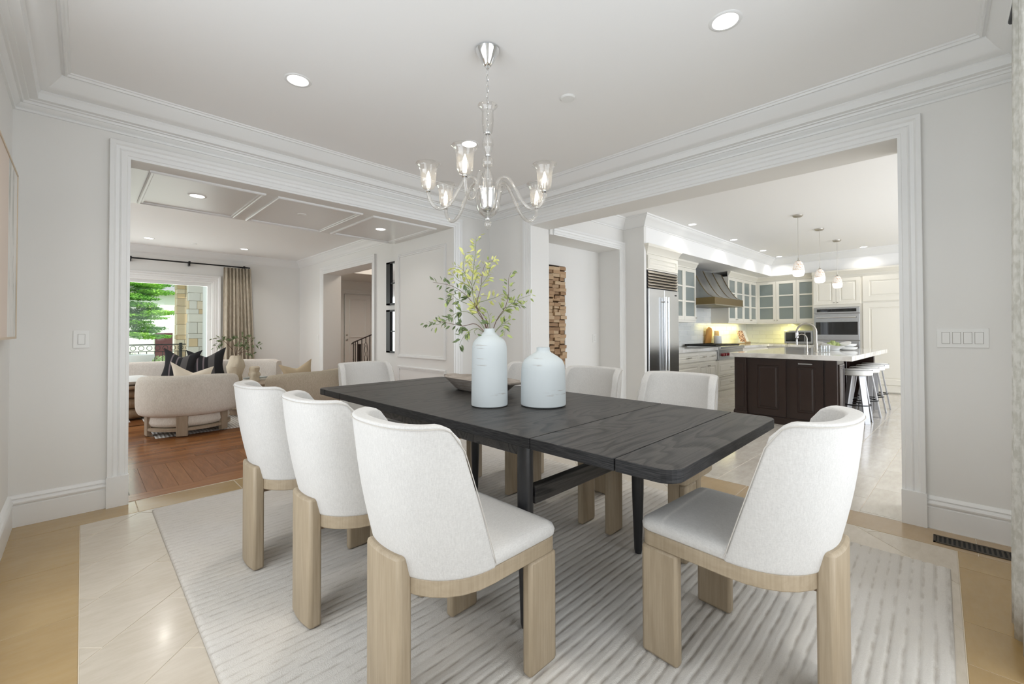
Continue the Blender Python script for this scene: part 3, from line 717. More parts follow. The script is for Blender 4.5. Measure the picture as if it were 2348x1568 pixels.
# leafy branches: local frame x = across (towards the kitchen), z = up
def leaf_mesh(name, m, l=.030, w=.013):
    b = MB(); b.add([(0, 0, 0), (l*.30, -w*.42, .0015), (l*.62, -w*.40, .001), (l, 0, -.001), (l*.62, w*.40, .001), (l*.30, w*.42, .0015), (l*.45, 0, -.0012)],
                    [(0, 1, 6), (1, 2, 6), (2, 3, 6), (3, 4, 6), (4, 5, 6), (5, 0, 6)]); return b.mesh(name, m, 180)
LM = [leaf_mesh('leaf', 'leaf_light'), leaf_mesh('leaf', 'leaf_mid'), leaf_mesh('leaf', 'leaf_dark')]
rnd = random.Random(11)
def branch(label, mouth, stems, kinds, k=.00239, yaw=YAW-pi/2, r=.0016, dens=1.0, lk=1.0, name='leafy_branch', start=.25, droop=0):
    t = thing(name, label, 'branch', mouth, yaw)
    for si, (pts, col, ydev) in enumerate(stems):
        P = [Vector((dx*k, ydev*math.hypot(dx, dy)*k, dy*k)) for dx, dy in pts]
        # resample smoothly
        Q = []
        for i in range(len(P)-1):
            for s_ in range(4):
                u = s_/4; p0 = P[max(i-1, 0)]; p1 = P[i]; p2 = P[i+1]; p3 = P[min(i+2, len(P)-1)]
                Q.append(.5*((2*p1)+(p2-p0)*u+(2*p0-5*p1+4*p2-p3)*u*u+(3*p1-p0-3*p2+p3)*u**3))
        Q.append(P[-1]); m = len(Q)
        MB().tube(Q, [r*(1.5-1.1*i/m) for i in range(m)], 6).build('stem', col, t, smooth=60)
        Ls = 0
        for i in range(1, m):
            seg = Q[i]-Q[i-1]; Ls += seg.length
            if i/m < start: continue
            while Ls > .0125/dens:
                Ls -= .0125/dens; d_ = seg.normalized(); side = 1 if rnd.random() < .5 else -1
                lat = Vector((d_.z, 0, -d_.x))*side; v = (d_*rnd.uniform(.3, 1.0)+lat*rnd.uniform(.5, 1.1)+Vector((0, rnd.uniform(-.8, .8), rnd.uniform(-.2, .15)))).normalized()
                tw = rnd.uniform(.0, .022)*lk; base_ = Q[i]+v*tw
                kd = kinds[min(2, int(rnd.triangular(0, 2.999, 1.5)))] if isinstance(kinds, tuple) else kinds
                o = bpy.data.objects.new('leaf', LM[kd]); COL.objects.link(o); o.parent = t; o.location = base_
                q = v.to_track_quat('X', 'Z'); o.rotation_mode = 'QUATERNION'; from_ = q @ Matrix.Rotation(rnd.uniform(-1.3, 1.3), 3, 'X').to_quaternion(); o.rotation_quaternion = from_
                s_ = rnd.uniform(.7, 1.15)*lk; o.scale = (s_, s_, s_)
    return t
MO = (VX, VY, Z0+.419)
sb, sg = 'stem_brown', 'stem_green'
branch('tallest leafy branch in the vase with pale yellow-green leaves', MO, [
    ([(0, -25), (-8, 22), (-30, 50), (-38, 72), (-40, 95), (-50, 118), (-66, 140), (-84, 146)], sb, .12),
    ([(-34, 60), (-39, 90), (-36, 130), (-31, 165), (-29, 195), (-28, 206)], sg, -.1),
    ([(2, -25), (-10, 12), (-26, 36), (-29, 58), (-20, 95), (-16, 128), (-8, 150), (15, 160)], sb, .05),
    ([(-40, 92), (-62, 108), (-80, 118), (-92, 135)], sg, .3), ([(-38, 88), (-55, 130), (-48, 165)], sg, -.3),
    ([(-20, 95), (-2, 118), (4, 145)], sg, -.2), ([(-39, 100), (-30, 128), (-38, 155)], sg, .2), ([(-26, 60), (-5, 66), (14, 72), (30, 80)], sg, .1)],
    (0, 0, 1), dens=1.5, lk=1.12)
branch('leafy branch reaching left out of the vase with dark leaves', MO, [
    ([(-2, -25), (-14, 20), (-38, 58), (-60, 82), (-85, 98), (-108, 104), (-132, 108)], sb, .08),
    ([(-34, 52), (-58, 60), (-80, 72), (-92, 86)], sg, .2), ([(-60, 82), (-84, 76), (-100, 62)], sg, -.1)], (1, 2, 2), start=.4, dens=1.35, lk=1.12)
branch('leafy branch drooping low to the left of the vase', MO, [
    ([(-4, -25), (-16, 8), (-45, 36), (-72, 38), (-100, 20), (-120, 10), (-148, 14)], sg, .1),
    ([(-2, -20), (-30, 10), (-60, 6), (-90, 12), (-120, 18)], sb, -.1),
    ([(-2, -20), (-26, 0), (-48, -6), (-62, -22), (-70, -38)], sg, .1), ([(-26, 0), (-34, -6), (-30, -14)], sg, -.3)], (1, 2, 2), start=.42, dens=1.3, lk=1.12)
branch('leafy branch leaning right out of the vase with grey-green leaves', MO, [
    ([(2, -25), (16, 18), (36, 48), (44, 80), (44, 110), (50, 128)], sb, -.1), ([(16, 18), (44, 52), (64, 66), (96, 78)], sg, .1),
    ([(4, -20), (24, 6), (44, 18), (48, 22)], sg, .2), ([(4, -20), (22, 2), (36, 6), (34, -16)], sg, -.2), ([(36, 48), (60, 52), (78, 56)], sg, .1),
    ([(2, -20), (0, 20), (-6, 44)], sg, -.2)], (1, 1, 2), start=.32, dens=1.4, lk=1.12)

# ---------------------------------------------------------------- chandelier
ch = thing('chandelier', 'clear glass five-arm chandelier hanging on a chain over the table', 'chandelier', (1.652, 1.841, 0))
MB().lathe([(0, CZ), (.066, CZ), (.070, CZ-.01), (.062, CZ-.028), (.030, CZ-.085), (.022, CZ-.097), (.014, CZ-.102), (.010, CZ-.115), (0, CZ-.116)][::-1], 28, flute=12, fa=.02).build('canopy', 'chrome', ch, smooth=35)
z = CZ-.115; i = 0
while z > 2.40:
    a = Matrix.Rotation(R(90*(i % 2)), 4, 'Z'); pts = []
    for q in range(12):
        t = 2*pi*q/12; pts.append(a @ Vector((.0085*cos(t), 0, z-.019+(.019*sin(t)))))
    MB().tube(pts, .0022, 5, closed=True).build('chain_link', 'chrome', ch, smooth=60); z -= .033; i += 1
MB().shell([(.026, 2.372), (.030, 2.40), (.033, 2.44), (.032, 2.49), (.038, 2.512), (.055, 2.525), (.059, 2.528)], 24, flute=8, fa=.03).build('top_glass', 'lamp_glass', ch, smooth=60)
MB().lathe([(0, 2.362), (.016, 2.362), (.020, 2.367), (.020, 2.374), (.016, 2.379), (0, 2.379)], 20).build('collar', 'chrome', ch, smooth=40)
MB().lathe([(0, 2.24), (.012, 2.24), (.022, 2.262), (.032, 2.30), (.030, 2.325), (.018, 2.352), (.012, 2.362), (0, 2.362)], 24, flute=8, fa=.03).build('stem_glass', 'lamp_glass', ch, smooth=60)
MB().lathe([(0, 2.234), (.014, 2.234), (.016, 2.24), (0, 2.246)], 16).build('collar', 'chrome', ch, smooth=40)
MB().lathe([(0, 2.165), (.018, 2.168), (.030, 2.182), (.034, 2.20), (.030, 2.218), (.018, 2.232), (0, 2.235)], 24, flute=8, fa=.02).build('stem_glass', 'lamp_glass', ch, smooth=60)
MB().lathe([(0, 2.04), (.024, 2.04), (.034, 2.06), (.036, 2.085), (.028, 2.12), (.016, 2.15), (.012, 2.165), (0, 2.165)], 24, flute=8, fa=.03).build('stem_glass', 'lamp_glass', ch, smooth=60)
MB().tube([(0, 0, 1.88), (0, 0, 2.40)], .0045, 8).build('rod', 'chrome', ch, smooth=60)
MB().shell([(.012, 1.872), (.045, 1.895), (.064, 1.93), (.072, 1.975), (.078, 2.02), (.092, 2.045), (.098, 2.05)], 32, flute=16, fa=.025).build('bowl_glass', 'lamp_glass', ch, smooth=60)
MB().lathe([(0, 1.905), (.022, 1.908), (.042, 1.93), (.052, 1.975), (.055, 2.025), (.056, 2.035), (0, 2.037)], 32, flute=16, fa=.02).build('hub', 'chrome', ch, smooth=60)
MB().lathe([(0, 1.862), (.012, 1.864), (.014, 1.87), (.010, 1.878), (0, 1.88)], 14).build('collar', 'chrome', ch, smooth=40)
MB().lathe([(0, 1.805), (.006, 1.812), (.018, 1.828), (.022, 1.842), (.014, 1.858), (0, 1.862)], 16, flute=6, fa=.06).build('finial', 'lamp_glass', ch, smooth=60)
fR = Vector((RR.x, RR.y, 0)).normalized(); fF = Vector((F_.x, F_.y, 0)).normalized()
for lt, dp in ((-.099, -.30), (-.33, -.07), (.325, -.056), (-.285, .27), (.30, .27)):
    e = fR*lt+fF*dp; L = e.length; u = e/L
    prof = [(.050, 2.035), (.062, 2.085), (.095, 2.108), (.130, 2.095), (.170, 2.035), (.215, 1.955), (.265, 1.915), (.310, 1.925), (.338, 1.965), (.345, 2.005)]
    s_ = L/.345; P = [u*(r_*s_)+Vector((0, 0, zz)) for r_, zz in prof]; Q = []
    for i in range(len(P)-1):
        for w in range(3):
            t = w/3; p0 = P[max(i-1, 0)]; p1 = P[i]; p2 = P[i+1]; p3 = P[min(i+2, len(P)-1)]
            Q.append(.5*((2*p1)+(p2-p0)*t+(2*p0-5*p1+4*p2-p3)*t*t+(3*p1-p0-3*p2+p3)*t**3))
    Q.append(P[-1])
    arm = MB().tube(Q, .0105, 10).build('arm', 'lamp_glass', ch, smooth=60)
    MB().lathe([(0, 2.0), (.012, 2.0), (.017, 2.006), (.014, 2.014), (.009, 2.018), (0, 2.018)], 16).build('cup_base', 'chrome', arm, (e.x, e.y, 0), smooth=40)
    MB().shell([(.012, 2.016), (.030, 2.024), (.040, 2.045), (.042, 2.08), (.044, 2.115), (.052, 2.145), (.066, 2.160), (.071, 2.162)], 32, flute=10, fa=.03).build('glass_shade', 'lamp_glass', arm, (e.x, e.y, 0), smooth=60)
    MB().lathe([(0, 2.018), (.008, 2.02), (.008, 2.058), (0, 2.06)], 10).build('candle_sleeve', 'clear_glass', arm, (e.x, e.y, 0), smooth=60)
    MB().lathe([(0, 2.058), (.007, 2.062), (.012, 2.078), (.010, 2.095), (.004, 2.115), (0, 2.124)], 12).build('light_bulb', 'bulb', arm, (e.x, e.y, 0), smooth=60)

# ---------------------------------------------------------------- ceiling lights
def downlight(x, y, z, label, r=.062, p=7, grp='recessed ceiling lights', lamp=True, lean=None):
    t = thing('recessed_light', label, 'ceiling light', (x, y, z), 0, grp)

    m = MB(); m.shell([(r, 0), (r*1.02, -.004), (r*1.25, -.005), (r*1.32, 0)], 32); m.build('trim_ring', 'trim_paint', t, smooth=60)
    MB().lathe([(0, -.0022), (r, -.0022), (r, 0), (0, 0)], 32).build('lens', 'lamp_disc', t)
    if lamp: area('downlight_beam', (x, y, z-.02), (0, 0, -1), r*1.6, r*1.6, p, (1, .96, .89), 125, 'DISK')
    return t
g1 = 'recessed lights in the dining-room ceiling'
downlight(.981, 2.943, CZ, 'recessed ceiling light on the living-room side of the chandelier', grp=g1)
downlight(2.391, .782, CZ, 'recessed ceiling light over the end chair, nearest the kitchen opening', grp=g1)
downlight(2.38, 2.893, CZ, 'recessed ceiling light right behind a chandelier shade', grp=g1)
downlight(.98, .78, CZ, 'recessed ceiling light above the camera side of the dining table', grp=g1)
dt = MB().lathe([(0, -.012), (.045, -.012), (.052, -.006), (.052, 0), (0, 0)][::1], 28).build('smoke_detector', 'plastic_white', None, (2.397, 1.828, CZ), smooth=40)
tag(dt, 'round white detector cover flat on the dining ceiling', 'detector')
g2 = 'recessed lights in the passage ceiling'
for i, (x, lab) in enumerate(((.735, 'recessed light in the left ceiling panel of the passage'), (2.555, 'recessed light in the right ceiling panel of the passage'))): downlight(x, 4.80, HZ, lab, r=.055, p=2.0, grp=g2)
tag(MB().lathe([(0, -.01), (.036, -.01), (.044, -.005), (.044, 0), (0, 0)], 24).build('smoke_detector', 'plastic_white', None, (1.64, 4.78, HZ), smooth=40), 'small white detector in the middle ceiling panel of the passage', 'detector')
g3 = 'recessed lights in the living-room ceiling'
downlight(.81, 9.75, CZ, 'recessed living-room light left of the curtain rod bracket', grp=g3, p=9); downlight(2.26, 9.74, CZ, 'recessed living-room light above the linen curtain', grp=g3, p=9)
for x, y in ((.81, 7.4), (2.26, 7.4)): area('living_beam', (x, y, CZ-.02), (0, 0, -1), .1, .1, 9, (1, .96, .9), 150, 'DISK')
tag(MB().lathe([(0, -.01), (.036, -.01), (.044, -.005), (.044, 0), (0, 0)], 24).build('smoke_detector', 'plastic_white', None, (1.46, 9.79, CZ), smooth=40), 'small white detector on the living-room ceiling between two lights', 'detector')
g4 = 'recessed lights in the kitchen ceiling'
for p, q, lab in ((6.51, 2.96, 'kitchen ceiling light above the refrigerator corner'), (8.16, 2.96, 'kitchen ceiling light in front of the range hood'), (9.72, 2.96, 'third kitchen ceiling light along the soffit, past the hood'),
                  (10.78, 2.96, 'kitchen ceiling light in the far corner of the tray'), (10.78, 1.50, 'kitchen ceiling light in front of the tall pantry cabinet')):
    v = K(p, q); downlight(v.x, v.y, KC, lab, grp=g4, p=3.2, r=.055)
for p, q in ((5.3, 1.5), (5.3, -.8), (8.3, -.8), (10.9, -.8)): v = K(p, q, KC-.02); area('kitchen_beam', v, (0, 0, -1), .1, .1, 11, (1, .97, .93), 140, 'DISK')

# ---------------------------------------------------------------- switches, vent, painting, curtain
def switchplate(mp, w, h, n, label, name='light_switch'):
    b = MB()
    def bx(bb, a0, a1, z0, z1, d0, d1):
        vs = [mp(a, dd, z) for z in (z0, z1) for a, dd in ((a0, d0), (a1, d0), (a1, d1), (a0, d1))]
        bb.add(vs, [(0, 3, 2, 1), (4, 5, 6, 7), (0, 1, 5, 4), (1, 2, 6, 5), (2, 3, 7, 6), (3, 0, 4, 7)])
    bx(b, -w/2, w/2, -h/2, h/2, 0, .006); o = b.build(name, 'plastic_white', bevel=.001); tag(o, label, 'light switch')
    for i in range(n):
        c = (i-(n-1)/2)*.046; g_ = MB(); bx(g_, c-.018, c+.018, -.035, .035, .0055, .0066); g_.build('rocker_gap', 'old_frame', o)
        r_ = MB(); bx(r_, c-.0165, c+.0165, -.0335, .0335, .006, .0095); r_.build('rocker', 'plastic_white', o, bevel=.001)
    return o
switchplate(lambda a, d, z: (-.003+a, A-d, 1.172+z), .078, .117, 1, 'single rocker light switch on the wall left of the passage')
switchplate(lambda a, d, z: (B-d, -.100+a, 1.173+z), .215, .115, 4, 'four-gang light switch on the wall right of the kitchen opening')
switchplate(lambda a, d, z: (LX-d, 9.56+a, 1.09+z), .08, .12, 1, 'light switch beside the living-room doorway')
v = K(5.29, 3.9); switchplate(lambda a, d, z: tuple(K(5.27+a, 3.9-d, 1.11+z)), .08, .12, 1, 'light switch inside the niche beside the wood block art')
vt = thing('floor_vent', 'dark bronze floor register grille set in the tan stone by the wall', 'vent', (3.535, -.12, .0))
MB().box(-.062, -.155, -.001, -.046, .155, .004).box(.046, -.155, -.001, .062, .155, .004).box(-.062, -.155, -.001, .062, -.145, .004).box(-.062, .145, -.001, .062, .155, .004).build('frame', 'vent_bronze', vt)
MB().box(-.046, -.145, -.001, .046, .145, .0006).build('well', 'dark_gap', vt)
sl = MB().box(-.046, -.0045, 0, .046, .0045, .0036).mesh('slat', 'vent_bronze')
for i in range(15):
    o = bpy.data.objects.new('slat', sl); COL.objects.link(o); o.parent = vt; o.location = (0, -.135+i*.0193, 0)
pa = thing('painting', 'pale abstract painting in a thin light wood frame on the left wall', 'painting', (XC+.026, 3.09, 1.665))
MB().box(-.024, -.78, -.47, .018, .74, .47).build('canvas', 'canvas', pa)
MB().box(-.024, .74, -.48, .022, .752, .48).box(-.024, -.79, -.48, .022, -.78, .48).box(-.024, -.79, .47, .022, .752, .482).box(-.024, -.79, -.482, .022, .752, -.47).build('frame', 'pale_wood', pa)
def curtain(name, label, x0, x1, yf, z0, z1, waves, amp, m, gather=0, n=90, rod=None, top_shift=0):
    b = MB(); vs = []; fs = []; nz = 14
    for j in range(nz+1):
        t = j/nz; zz = z0+(z1-z0)*t
        for i in range(n+1):
            u = i/n; sp = 1-gather*t
            xx = x0+(x1-x0)*u*sp+top_shift*t*t
            ph = 2*pi*waves*u+.5*sin(5*u+3*t)
            vs.append((xx, yf+amp*(1-.35*t)*sin(ph)+.3*amp*sin(2.3*ph), zz))
    for j in range(nz):
        for i in range(n): a = j*(n+1)+i; fs.append((a, a+1, a+n+2, a+n+1))
    b.add(vs, fs); me = b.mesh(name, m, 180); o = bpy.data.objects.new(name, me); COL.objects.link(o)
    md = o.modifiers.new('t', 'SOLIDIFY'); md.thickness = .006
    return tag(o, label, 'curtain')
curtain('window_curtain', 'nubby off-white curtain hanging to the floor at the right edge', 2.30, 2.87, -.255, .018, 2.62, 4.5, .042, 'curtain_nubby', gather=.55)
tag(MB().tube([(.0, -.255, 2.635), (3.0, -.255, 2.635)], .013, 10).build('curtain_rod', 'black_metal', smooth=60), 'dark curtain rod over the front dining window', 'curtain rod')

# ---------------------------------------------------------------- kitchen: cabinets on local axes, x = along the run, -y = out of the front
def pdoor(parent, x0, z0, x1, z1, y=0, t=.02, fw=.055, m='cabinet_paint', name='door', raised=True):
    g = .0018; x0 += g; x1 -= g; z0 += g; z1 -= g
    b = MB(); b.box(x0, y-t, z0, x0+fw, y, z1).box(x1-fw, y-t, z0, x1, y, z1).box(x0+fw, y-t, z0, x1-fw, y, z0+fw).box(x0+fw, y-t, z1-fw, x1-fw, y, z1)
    a0, a1, c0, c1 = x0+fw, x1-fw, z0+fw, z1-fw
    b.box(a0, y-t*.45, c0, a1, y, c1)
    if raised and a1-a0 > .07 and c1-c0 > .07:
        b.sweep([(a0, c0), (a1, c0), (a1, c1), (a0, c1)], [(0, t*1.05), (.007, t*1.05), (.012, t*.5), (.030, t*.5), (.045, t*.85)], lambda x, z, n: (x, y-n, z), True)
        b.box(a0+.045, y-t*.85, c0+.045, a1-.045, y, c1-.045)
    return b.build(name, m, parent)
def gdoor(parent, x0, z0, x1, z1, rows=3, y=0, t=.02, fw=.06, knob=None):
    g = .0018; x0 += g; x1 -= g; z0 += g; z1 -= g
    b = MB(); b.box(x0, y-t, z0, x0+fw, y, z1).box(x1-fw, y-t, z0, x1, y, z1).box(x0+fw, y-t, z0, x1-fw, y, z0+fw*1.2).box(x0+fw, y-t, z1-fw, x1-fw, y, z1)
    a0, a1, c0, c1 = x0+fw, x1-fw, z0+fw*1.2, z1-fw; h = (c1-c0)/rows
    for i in range(1, rows): b.box(a0, y-t*.9, c0+h*i-.014, a1, y-.004, c0+h*i+.014)
    o = b.build('door', 'cabinet_paint', parent)
    for i in range(rows): MB().box(a0, y-t*.4, c0+h*i+(.014 if i else 0), a1, y-t*.2, c0+h*(i+1)-(.014 if i < rows-1 else 0)).build('glass_pane', 'frost_glass', o)
    if knob is not None: MB().lathe([(0, 0), (.006, .002), (.005, .012), (.011, .018), (.011, .024), (0, .027)], 12).build('knob', 'nickel', o, (knob, y-t, z0+.045), smooth=40, rot=(R(90), 0, 0))
    return o
def barh(parent, x, z, y=-.02, w=.13, m='nickel', vert=False, r=.006):
    b = MB()
    if vert: b.box(x-r, y-.032, z-w/2, x+r, y-.022, z+w/2).box(x-r*.7, y-.024, z-w*.42, x+r*.7, y, z-w*.38).box(x-r*.7, y-.024, z+w*.38, x+r*.7, y, z+w*.42)
    else: b.box(x-w/2, y-.032, z-r, x+w/2, y-.022, z+r).box(x-w*.42, y-.024, z-r*.7, x-w*.38, y, z+r*.7).box(x+w*.38, y-.024, z-r*.7, x+w*.42, y, z+r*.7)
    return b.build('handle', m, parent)
def kthing(name, label, cat, p, q, z=0, side=False, group=None):
    v = K(p, q, z); return thing(name, label, cat, v, TH-(pi/2 if side else 0), group)
CP = 'cabinet_paint'
CRK = [(0, 0), (-.012, 0), (-.016, .015), (-.022, .02), (-.05, .06), (-.062, .066), (-.066, .08), (-.066, .09), (0, .09)]
def kcrown(parent, x0, x1, z, y=0, ends=True, d=.3, h=1.0):
    b = MB(); pth = ([(x0, y+d)] if ends else [])+[(x0, y), (x1, y)]+([(x1, y+d)] if ends else [])
    b.sweep(pth, [(w, n*h) for w, n in CRK], lambda x, yy, n: (x, yy, z+n)); return b.build('crown', CP, parent, smooth=30)
# refrigerator
QF = 3.20
fr = kthing('refrigerator', 'built-in stainless steel refrigerator with louvred grille and two tall doors', 'refrigerator', 5.575, QF)
FW = .90
MB().box(0, .02, 0, FW, .66, 2.10).build('body', 'steel_dark', fr)
for i, (a, c) in enumerate(((.004, .445), (.449, FW-.004))):
    dd = MB().box(a, -.03, .10, c, .02, 1.83).build('door', 'steel', fr, bevel=.004)
    hx = .405 if i == 0 else .490
    MB().tube([(hx, -.075, .55), (hx, -.075, 1.72)], .013, 10).tube([(hx, -.075, .62), (hx, -.03, .62)], .009, 8).tube([(hx, -.075, 1.65), (hx, -.03, 1.65)], .009, 8).build('handle', 'chrome', dd, smooth=60)
    if i: MB().box(.77, -.032, 1.755, .83, -.03, 1.772).build('badge', 'dark_gap', dd)
gr = MB().box(0, -.005, 1.835, FW, .02, 2.10).build('grille', 'dark_gap', fr)
for i in range(6):
    z = 1.845+i*.0425; MB().add([(0.006, -.03, z), (FW-.006, -.03, z), (FW-.006, -.004, z+.036), (.006, -.004, z+.036), (.006, -.012, z-.004), (FW-.006, -.012, z-.004)],
        [(0, 1, 2, 3), (4, 5, 1, 0), (3, 2, 5, 4), (0, 3, 4), (1, 5, 2)]).build('louver', 'grille_steel', gr, bevel=.006, smooth=60)
oc = kthing('overhead_cabinet', 'cream cabinet with crown moulding above the refrigerator grille', 'cabinet', 5.575, QF, 2.10)
MB().box(0, 0, 0, FW, .66, .28).build('body', CP, oc); pdoor(oc, .0, .02, FW, .215, fw=.04); kcrown(oc, 0, FW, .235, y=-.001, d=.6, h=1.45)
MB(KM).box(6.475, QF-.002, 0, 6.497, 3.95, 2.38).build('refrigerator_side_panel', CP)
tag(bpy.data.objects['refrigerator_side_panel'], 'narrow cream panel on the right side of the refrigerator', 'panel')
# glazed upper cabinets on the range wall
def uppers(label, p, q, widths, side=False, z0=1.41, z1=2.36, depth=.35, knobs='lr', endgap=0, group='glazed wall cabinets'):
    t = kthing('glazed_cabinet', label, 'cabinet', p, q, 0, side, group)
    W_ = sum(widths); MB().box(0, 0, z0, W_, depth, z1).build('body', CP, t)
    MB().box(0, -.015, z0-.035, W_, depth, z0).build('light_rail', CP, t)
    x = 0
    for i, w in enumerate(widths):
        gdoor(t, x, z0, x+w, z1-.01, knob=(x+w-.03 if knobs[i % len(knobs)] == 'l' else x+.03)); x += w
    kcrown(t, 0, W_, z1-.005, y=-.002, ends=False, h=1.28); return t
QU = 3.55
uppers('cream wall cabinet with frosted panes between refrigerator and hood', 6.50, QU, [.46, .46, .48])
uppers('cream wall cabinet with narrow frosted panes right of the range hood', 9.42, QU, [.43, .43, .43, .42])
uppers('cream wall cabinet with three frosted doors in the back corner', 11.15, 3.53, [.40, .40, .36], side=True)
# range hood
hd = kthing('range_hood', 'curved zinc range hood with bronze straps and bottom band', 'range hood', 7.90, 3.20)
HW = 1.34; prof = []
for i in range(15):
    t = i/14; prof.append((.40*(1-(1-t)**2.2)+.0, 1.83+.56*t**1.0)) if False else prof.append((.02+.38*(t**.62), 1.83+.55*t))
b = MB(); n = len(prof); side_in = lambda t: .0
vs = []
for i, (y, z) in enumerate(prof): k = .30*((y-.02)/.38)*0; vs += [(k, y, z), (HW-k, y, z), (HW-k, .70, z), (k, .70, z)]
fs = []
for i in range(n-1):
    for a in range(4): c = (a+1) % 4; fs.append((i*4+a, i*4+c, (i+1)*4+c, (i+1)*4+a))
fs += [(0, 3, 2, 1), tuple((n-1)*4+a for a in range(4))]; b.add(vs, fs); b.build('shell', 'zinc', hd, smooth=35)
for sx in (.012, .45, .89, HW-.012):
    b = MB(); b.add([(sx+dx, y-dy, z) for y, z in prof for dx, dy in ((-.013, -.002), (-.013, .008), (.013, .008), (.013, -.002))],
        [(i*4+a, i*4+(a+1) % 4, (i+1)*4+(a+1) % 4, (i+1)*4+a) for i in range(n-1) for a in range(4)]); b.build('strap', 'bronze', hd, smooth=35)
MB().box(-.012, -.012, 1.70, HW+.012, .70, 1.83).build('band', 'bronze', hd, bevel=.003)
MB().box(-.02, -.02, 1.692, HW+.02, .02, 1.704).box(-.02, -.02, 1.692, .02, .70, 1.704).box(HW-.02, -.02, 1.692, HW+.02, .70, 1.704).build('lip', 'nickel', hd)
MB().box(.02, .02, 1.69, HW-.02, .68, 1.70).build('filter', 'black_metal', hd)
# subway tile splashbacks (every tile its own piece)
def splash(name, M, w, z0, z1, extra=None):
    back = MB(M).box(0, -.004, z0, w, .0, z1); o = struct(back.build(name, 'plastic_white')); TW, TH_ = .30, .10; n = 0
    me = {}
    rz = M.to_euler('XYZ').z
    r = 0; z = z0
    zs = []
    while z < z1-.01: zs.append((z, min(z+TH_, z1))); z += TH_
    for r, (za, zb) in enumerate(zs):
        x = -(TW/2 if r % 2 else 0)
        while x < w-.01:
            a, c = max(x, 0), min(x+TW, w); x += TW
            if c-a < .02: continue
            if extra and extra(a, c, za, zb): continue
            key = (round(c-a, 3), round(zb-za, 3))
            if key not in me:
                W2, H2 = (c-a)/2-.0016, (zb-za)/2-.0016; t = MB()
                t.add([(-W2, 0, -H2), (W2, 0, -H2), (W2, 0, H2), (-W2, 0, H2), (-W2+.003, -.006, -H2+.003), (W2-.003, -.006, -H2+.003), (W2-.003, -.006, H2-.003), (-W2+.003, -.006, H2-.003)],
                      [(4, 5, 6, 7), (0, 1, 5, 4), (1, 2, 6, 5), (2, 3, 7, 6), (3, 0, 4, 7)]); me[key] = t.mesh('tile', 'subway_tile')
            q = bpy.data.objects.new('tile', me[key]); COL.objects.link(q); q.parent = o
            v = M @ Vector(((a+c)/2, -.003, (za+zb)/2)); q.location = v; q.rotation_euler = (0, 0, rz)
    return o
v = K(6.5, 3.90); M1 = Matrix.Translation(v) @ Matrix.Rotation(TH, 4, 'Z')
splash('wall_splash_back', M1, 5.0, .92, 1.72, lambda a, c, za, zb: zb > 1.43 and (c < 1.35 or a > 2.85))
v = K(11.5, 3.90); M2 = Matrix.Translation(v) @ Matrix.Rotation(TH-pi/2, 4, 'Z')
splash('wall_splash_corner', M2, 1.56, .92, 1.42)
struct(MB(KM).box(6.5, 3.90, 0, 11.5, 3.96, BZ).build('wall_kitchen_lining', 'wall_paint'))
for p, q, sx, sy, w in ((10.1, 3.72, 1.6, .06, 16), (8.9, 3.8, .5, .05, .6)): area('undercabinet_light', K(p, q, 1.37), (0, .25, -1), sx, sy, w, (1, .88, .30), 170).rotation_euler.rotate_axis('Z', 0)
area('undercabinet_light', K(11.33, 2.95, 1.37), (.25, 0, -1), .06, 1.1, 14.0, (1, .88, .30), 170)
# base cabinets, worktop, range
QB = 3.25
def drawer(parent, x0, z0, x1, z1, w=.13, fw=.035): d_ = pdoor(parent, x0, z0, x1, z1, fw=fw, name='drawer'); barh(d_, (x0+x1)/2, (z0+z1)/2+.005, w=w); return d_
bc = kthing('base_cabinet', 'cream base cabinet with wide drawers next to the refrigerator', 'cabinet', 6.50, QB); W_ = .82
MB().box(0, 0, .10, W_, .60, .862).box(0, .03, 0, W_, .6, .1).build('body', CP, bc)
drawer(bc, .02, .69, W_, .84); drawer(bc, .02, .40, W_, .655); drawer(bc, .02, .13, W_, .37); MB().box(0, -.02, .0, W_, .02, .10).build('plinth', CP, bc)
bc = kthing('base_cabinet', 'cream base cabinet with two small drawers over two doors', 'cabinet', 7.32, QB); W_ = .74
MB().box(0, 0, .10, W_, .60, .862).build('body', CP, bc); drawer(bc, .0, .69, W_/2, .84, .10); drawer(bc, W_/2, .69, W_, .84, .10)
for i in (0, 1):
    d_ = pdoor(bc, W_/2*i, .13, W_/2*(i+1), .655); MB().lathe([(0, 0), (.006, .002), (.005, .012), (.011, .018), (.011, .024), (0, .027)], 12).build('knob', 'nickel', d_, (W_/2+(-.03 if i == 0 else .03), -.02, .60), rot=(R(90), 0, 0))
MB().box(0, -.02, .0, W_, .02, .10).build('plinth', CP, bc)
bc = kthing('base_cabinet', 'cream base cabinet with two deep drawers under the range top', 'cabinet', 8.06, QB-.03); W_ = 1.22
MB().box(0, 0, .10, W_, .60, .672).build('body', CP, bc); drawer(bc, .02, .40, W_-.02, .65, .16); drawer(bc, .02, .13, W_-.02, .37, .16)
MB().box(0, -.025, .0, W_, .02, .10).box(0, -.03, .375, W_, .0, .395).build('plinth', CP, bc)
bc = kthing('base_cabinet', 'cream base cabinet run in the far corner behind the island', 'cabinet', 9.28, QB); W_ = 1.6
MB().box(0, 0, 0, W_, .60, .862).build('body', CP, bc)
for i in range(3): drawer(bc, W_/3*i, .69, W_/3*(i+1), .84); pdoor(bc, W_/3*i, .13, W_/3*(i+1), .655)
bc = kthing('base_cabinet', 'cream base cabinet run below the microwave', 'cabinet', 10.92, 3.25, 0, True); W_ = .92
MB().box(0, 0, 0, W_, .55, .862).build('body', CP, bc); 
for i in range(2): drawer(bc, W_/2*i, .69, W_/2*(i+1), .84); pdoor(bc, W_/2*i, .13, W_/2*(i+1), .655)
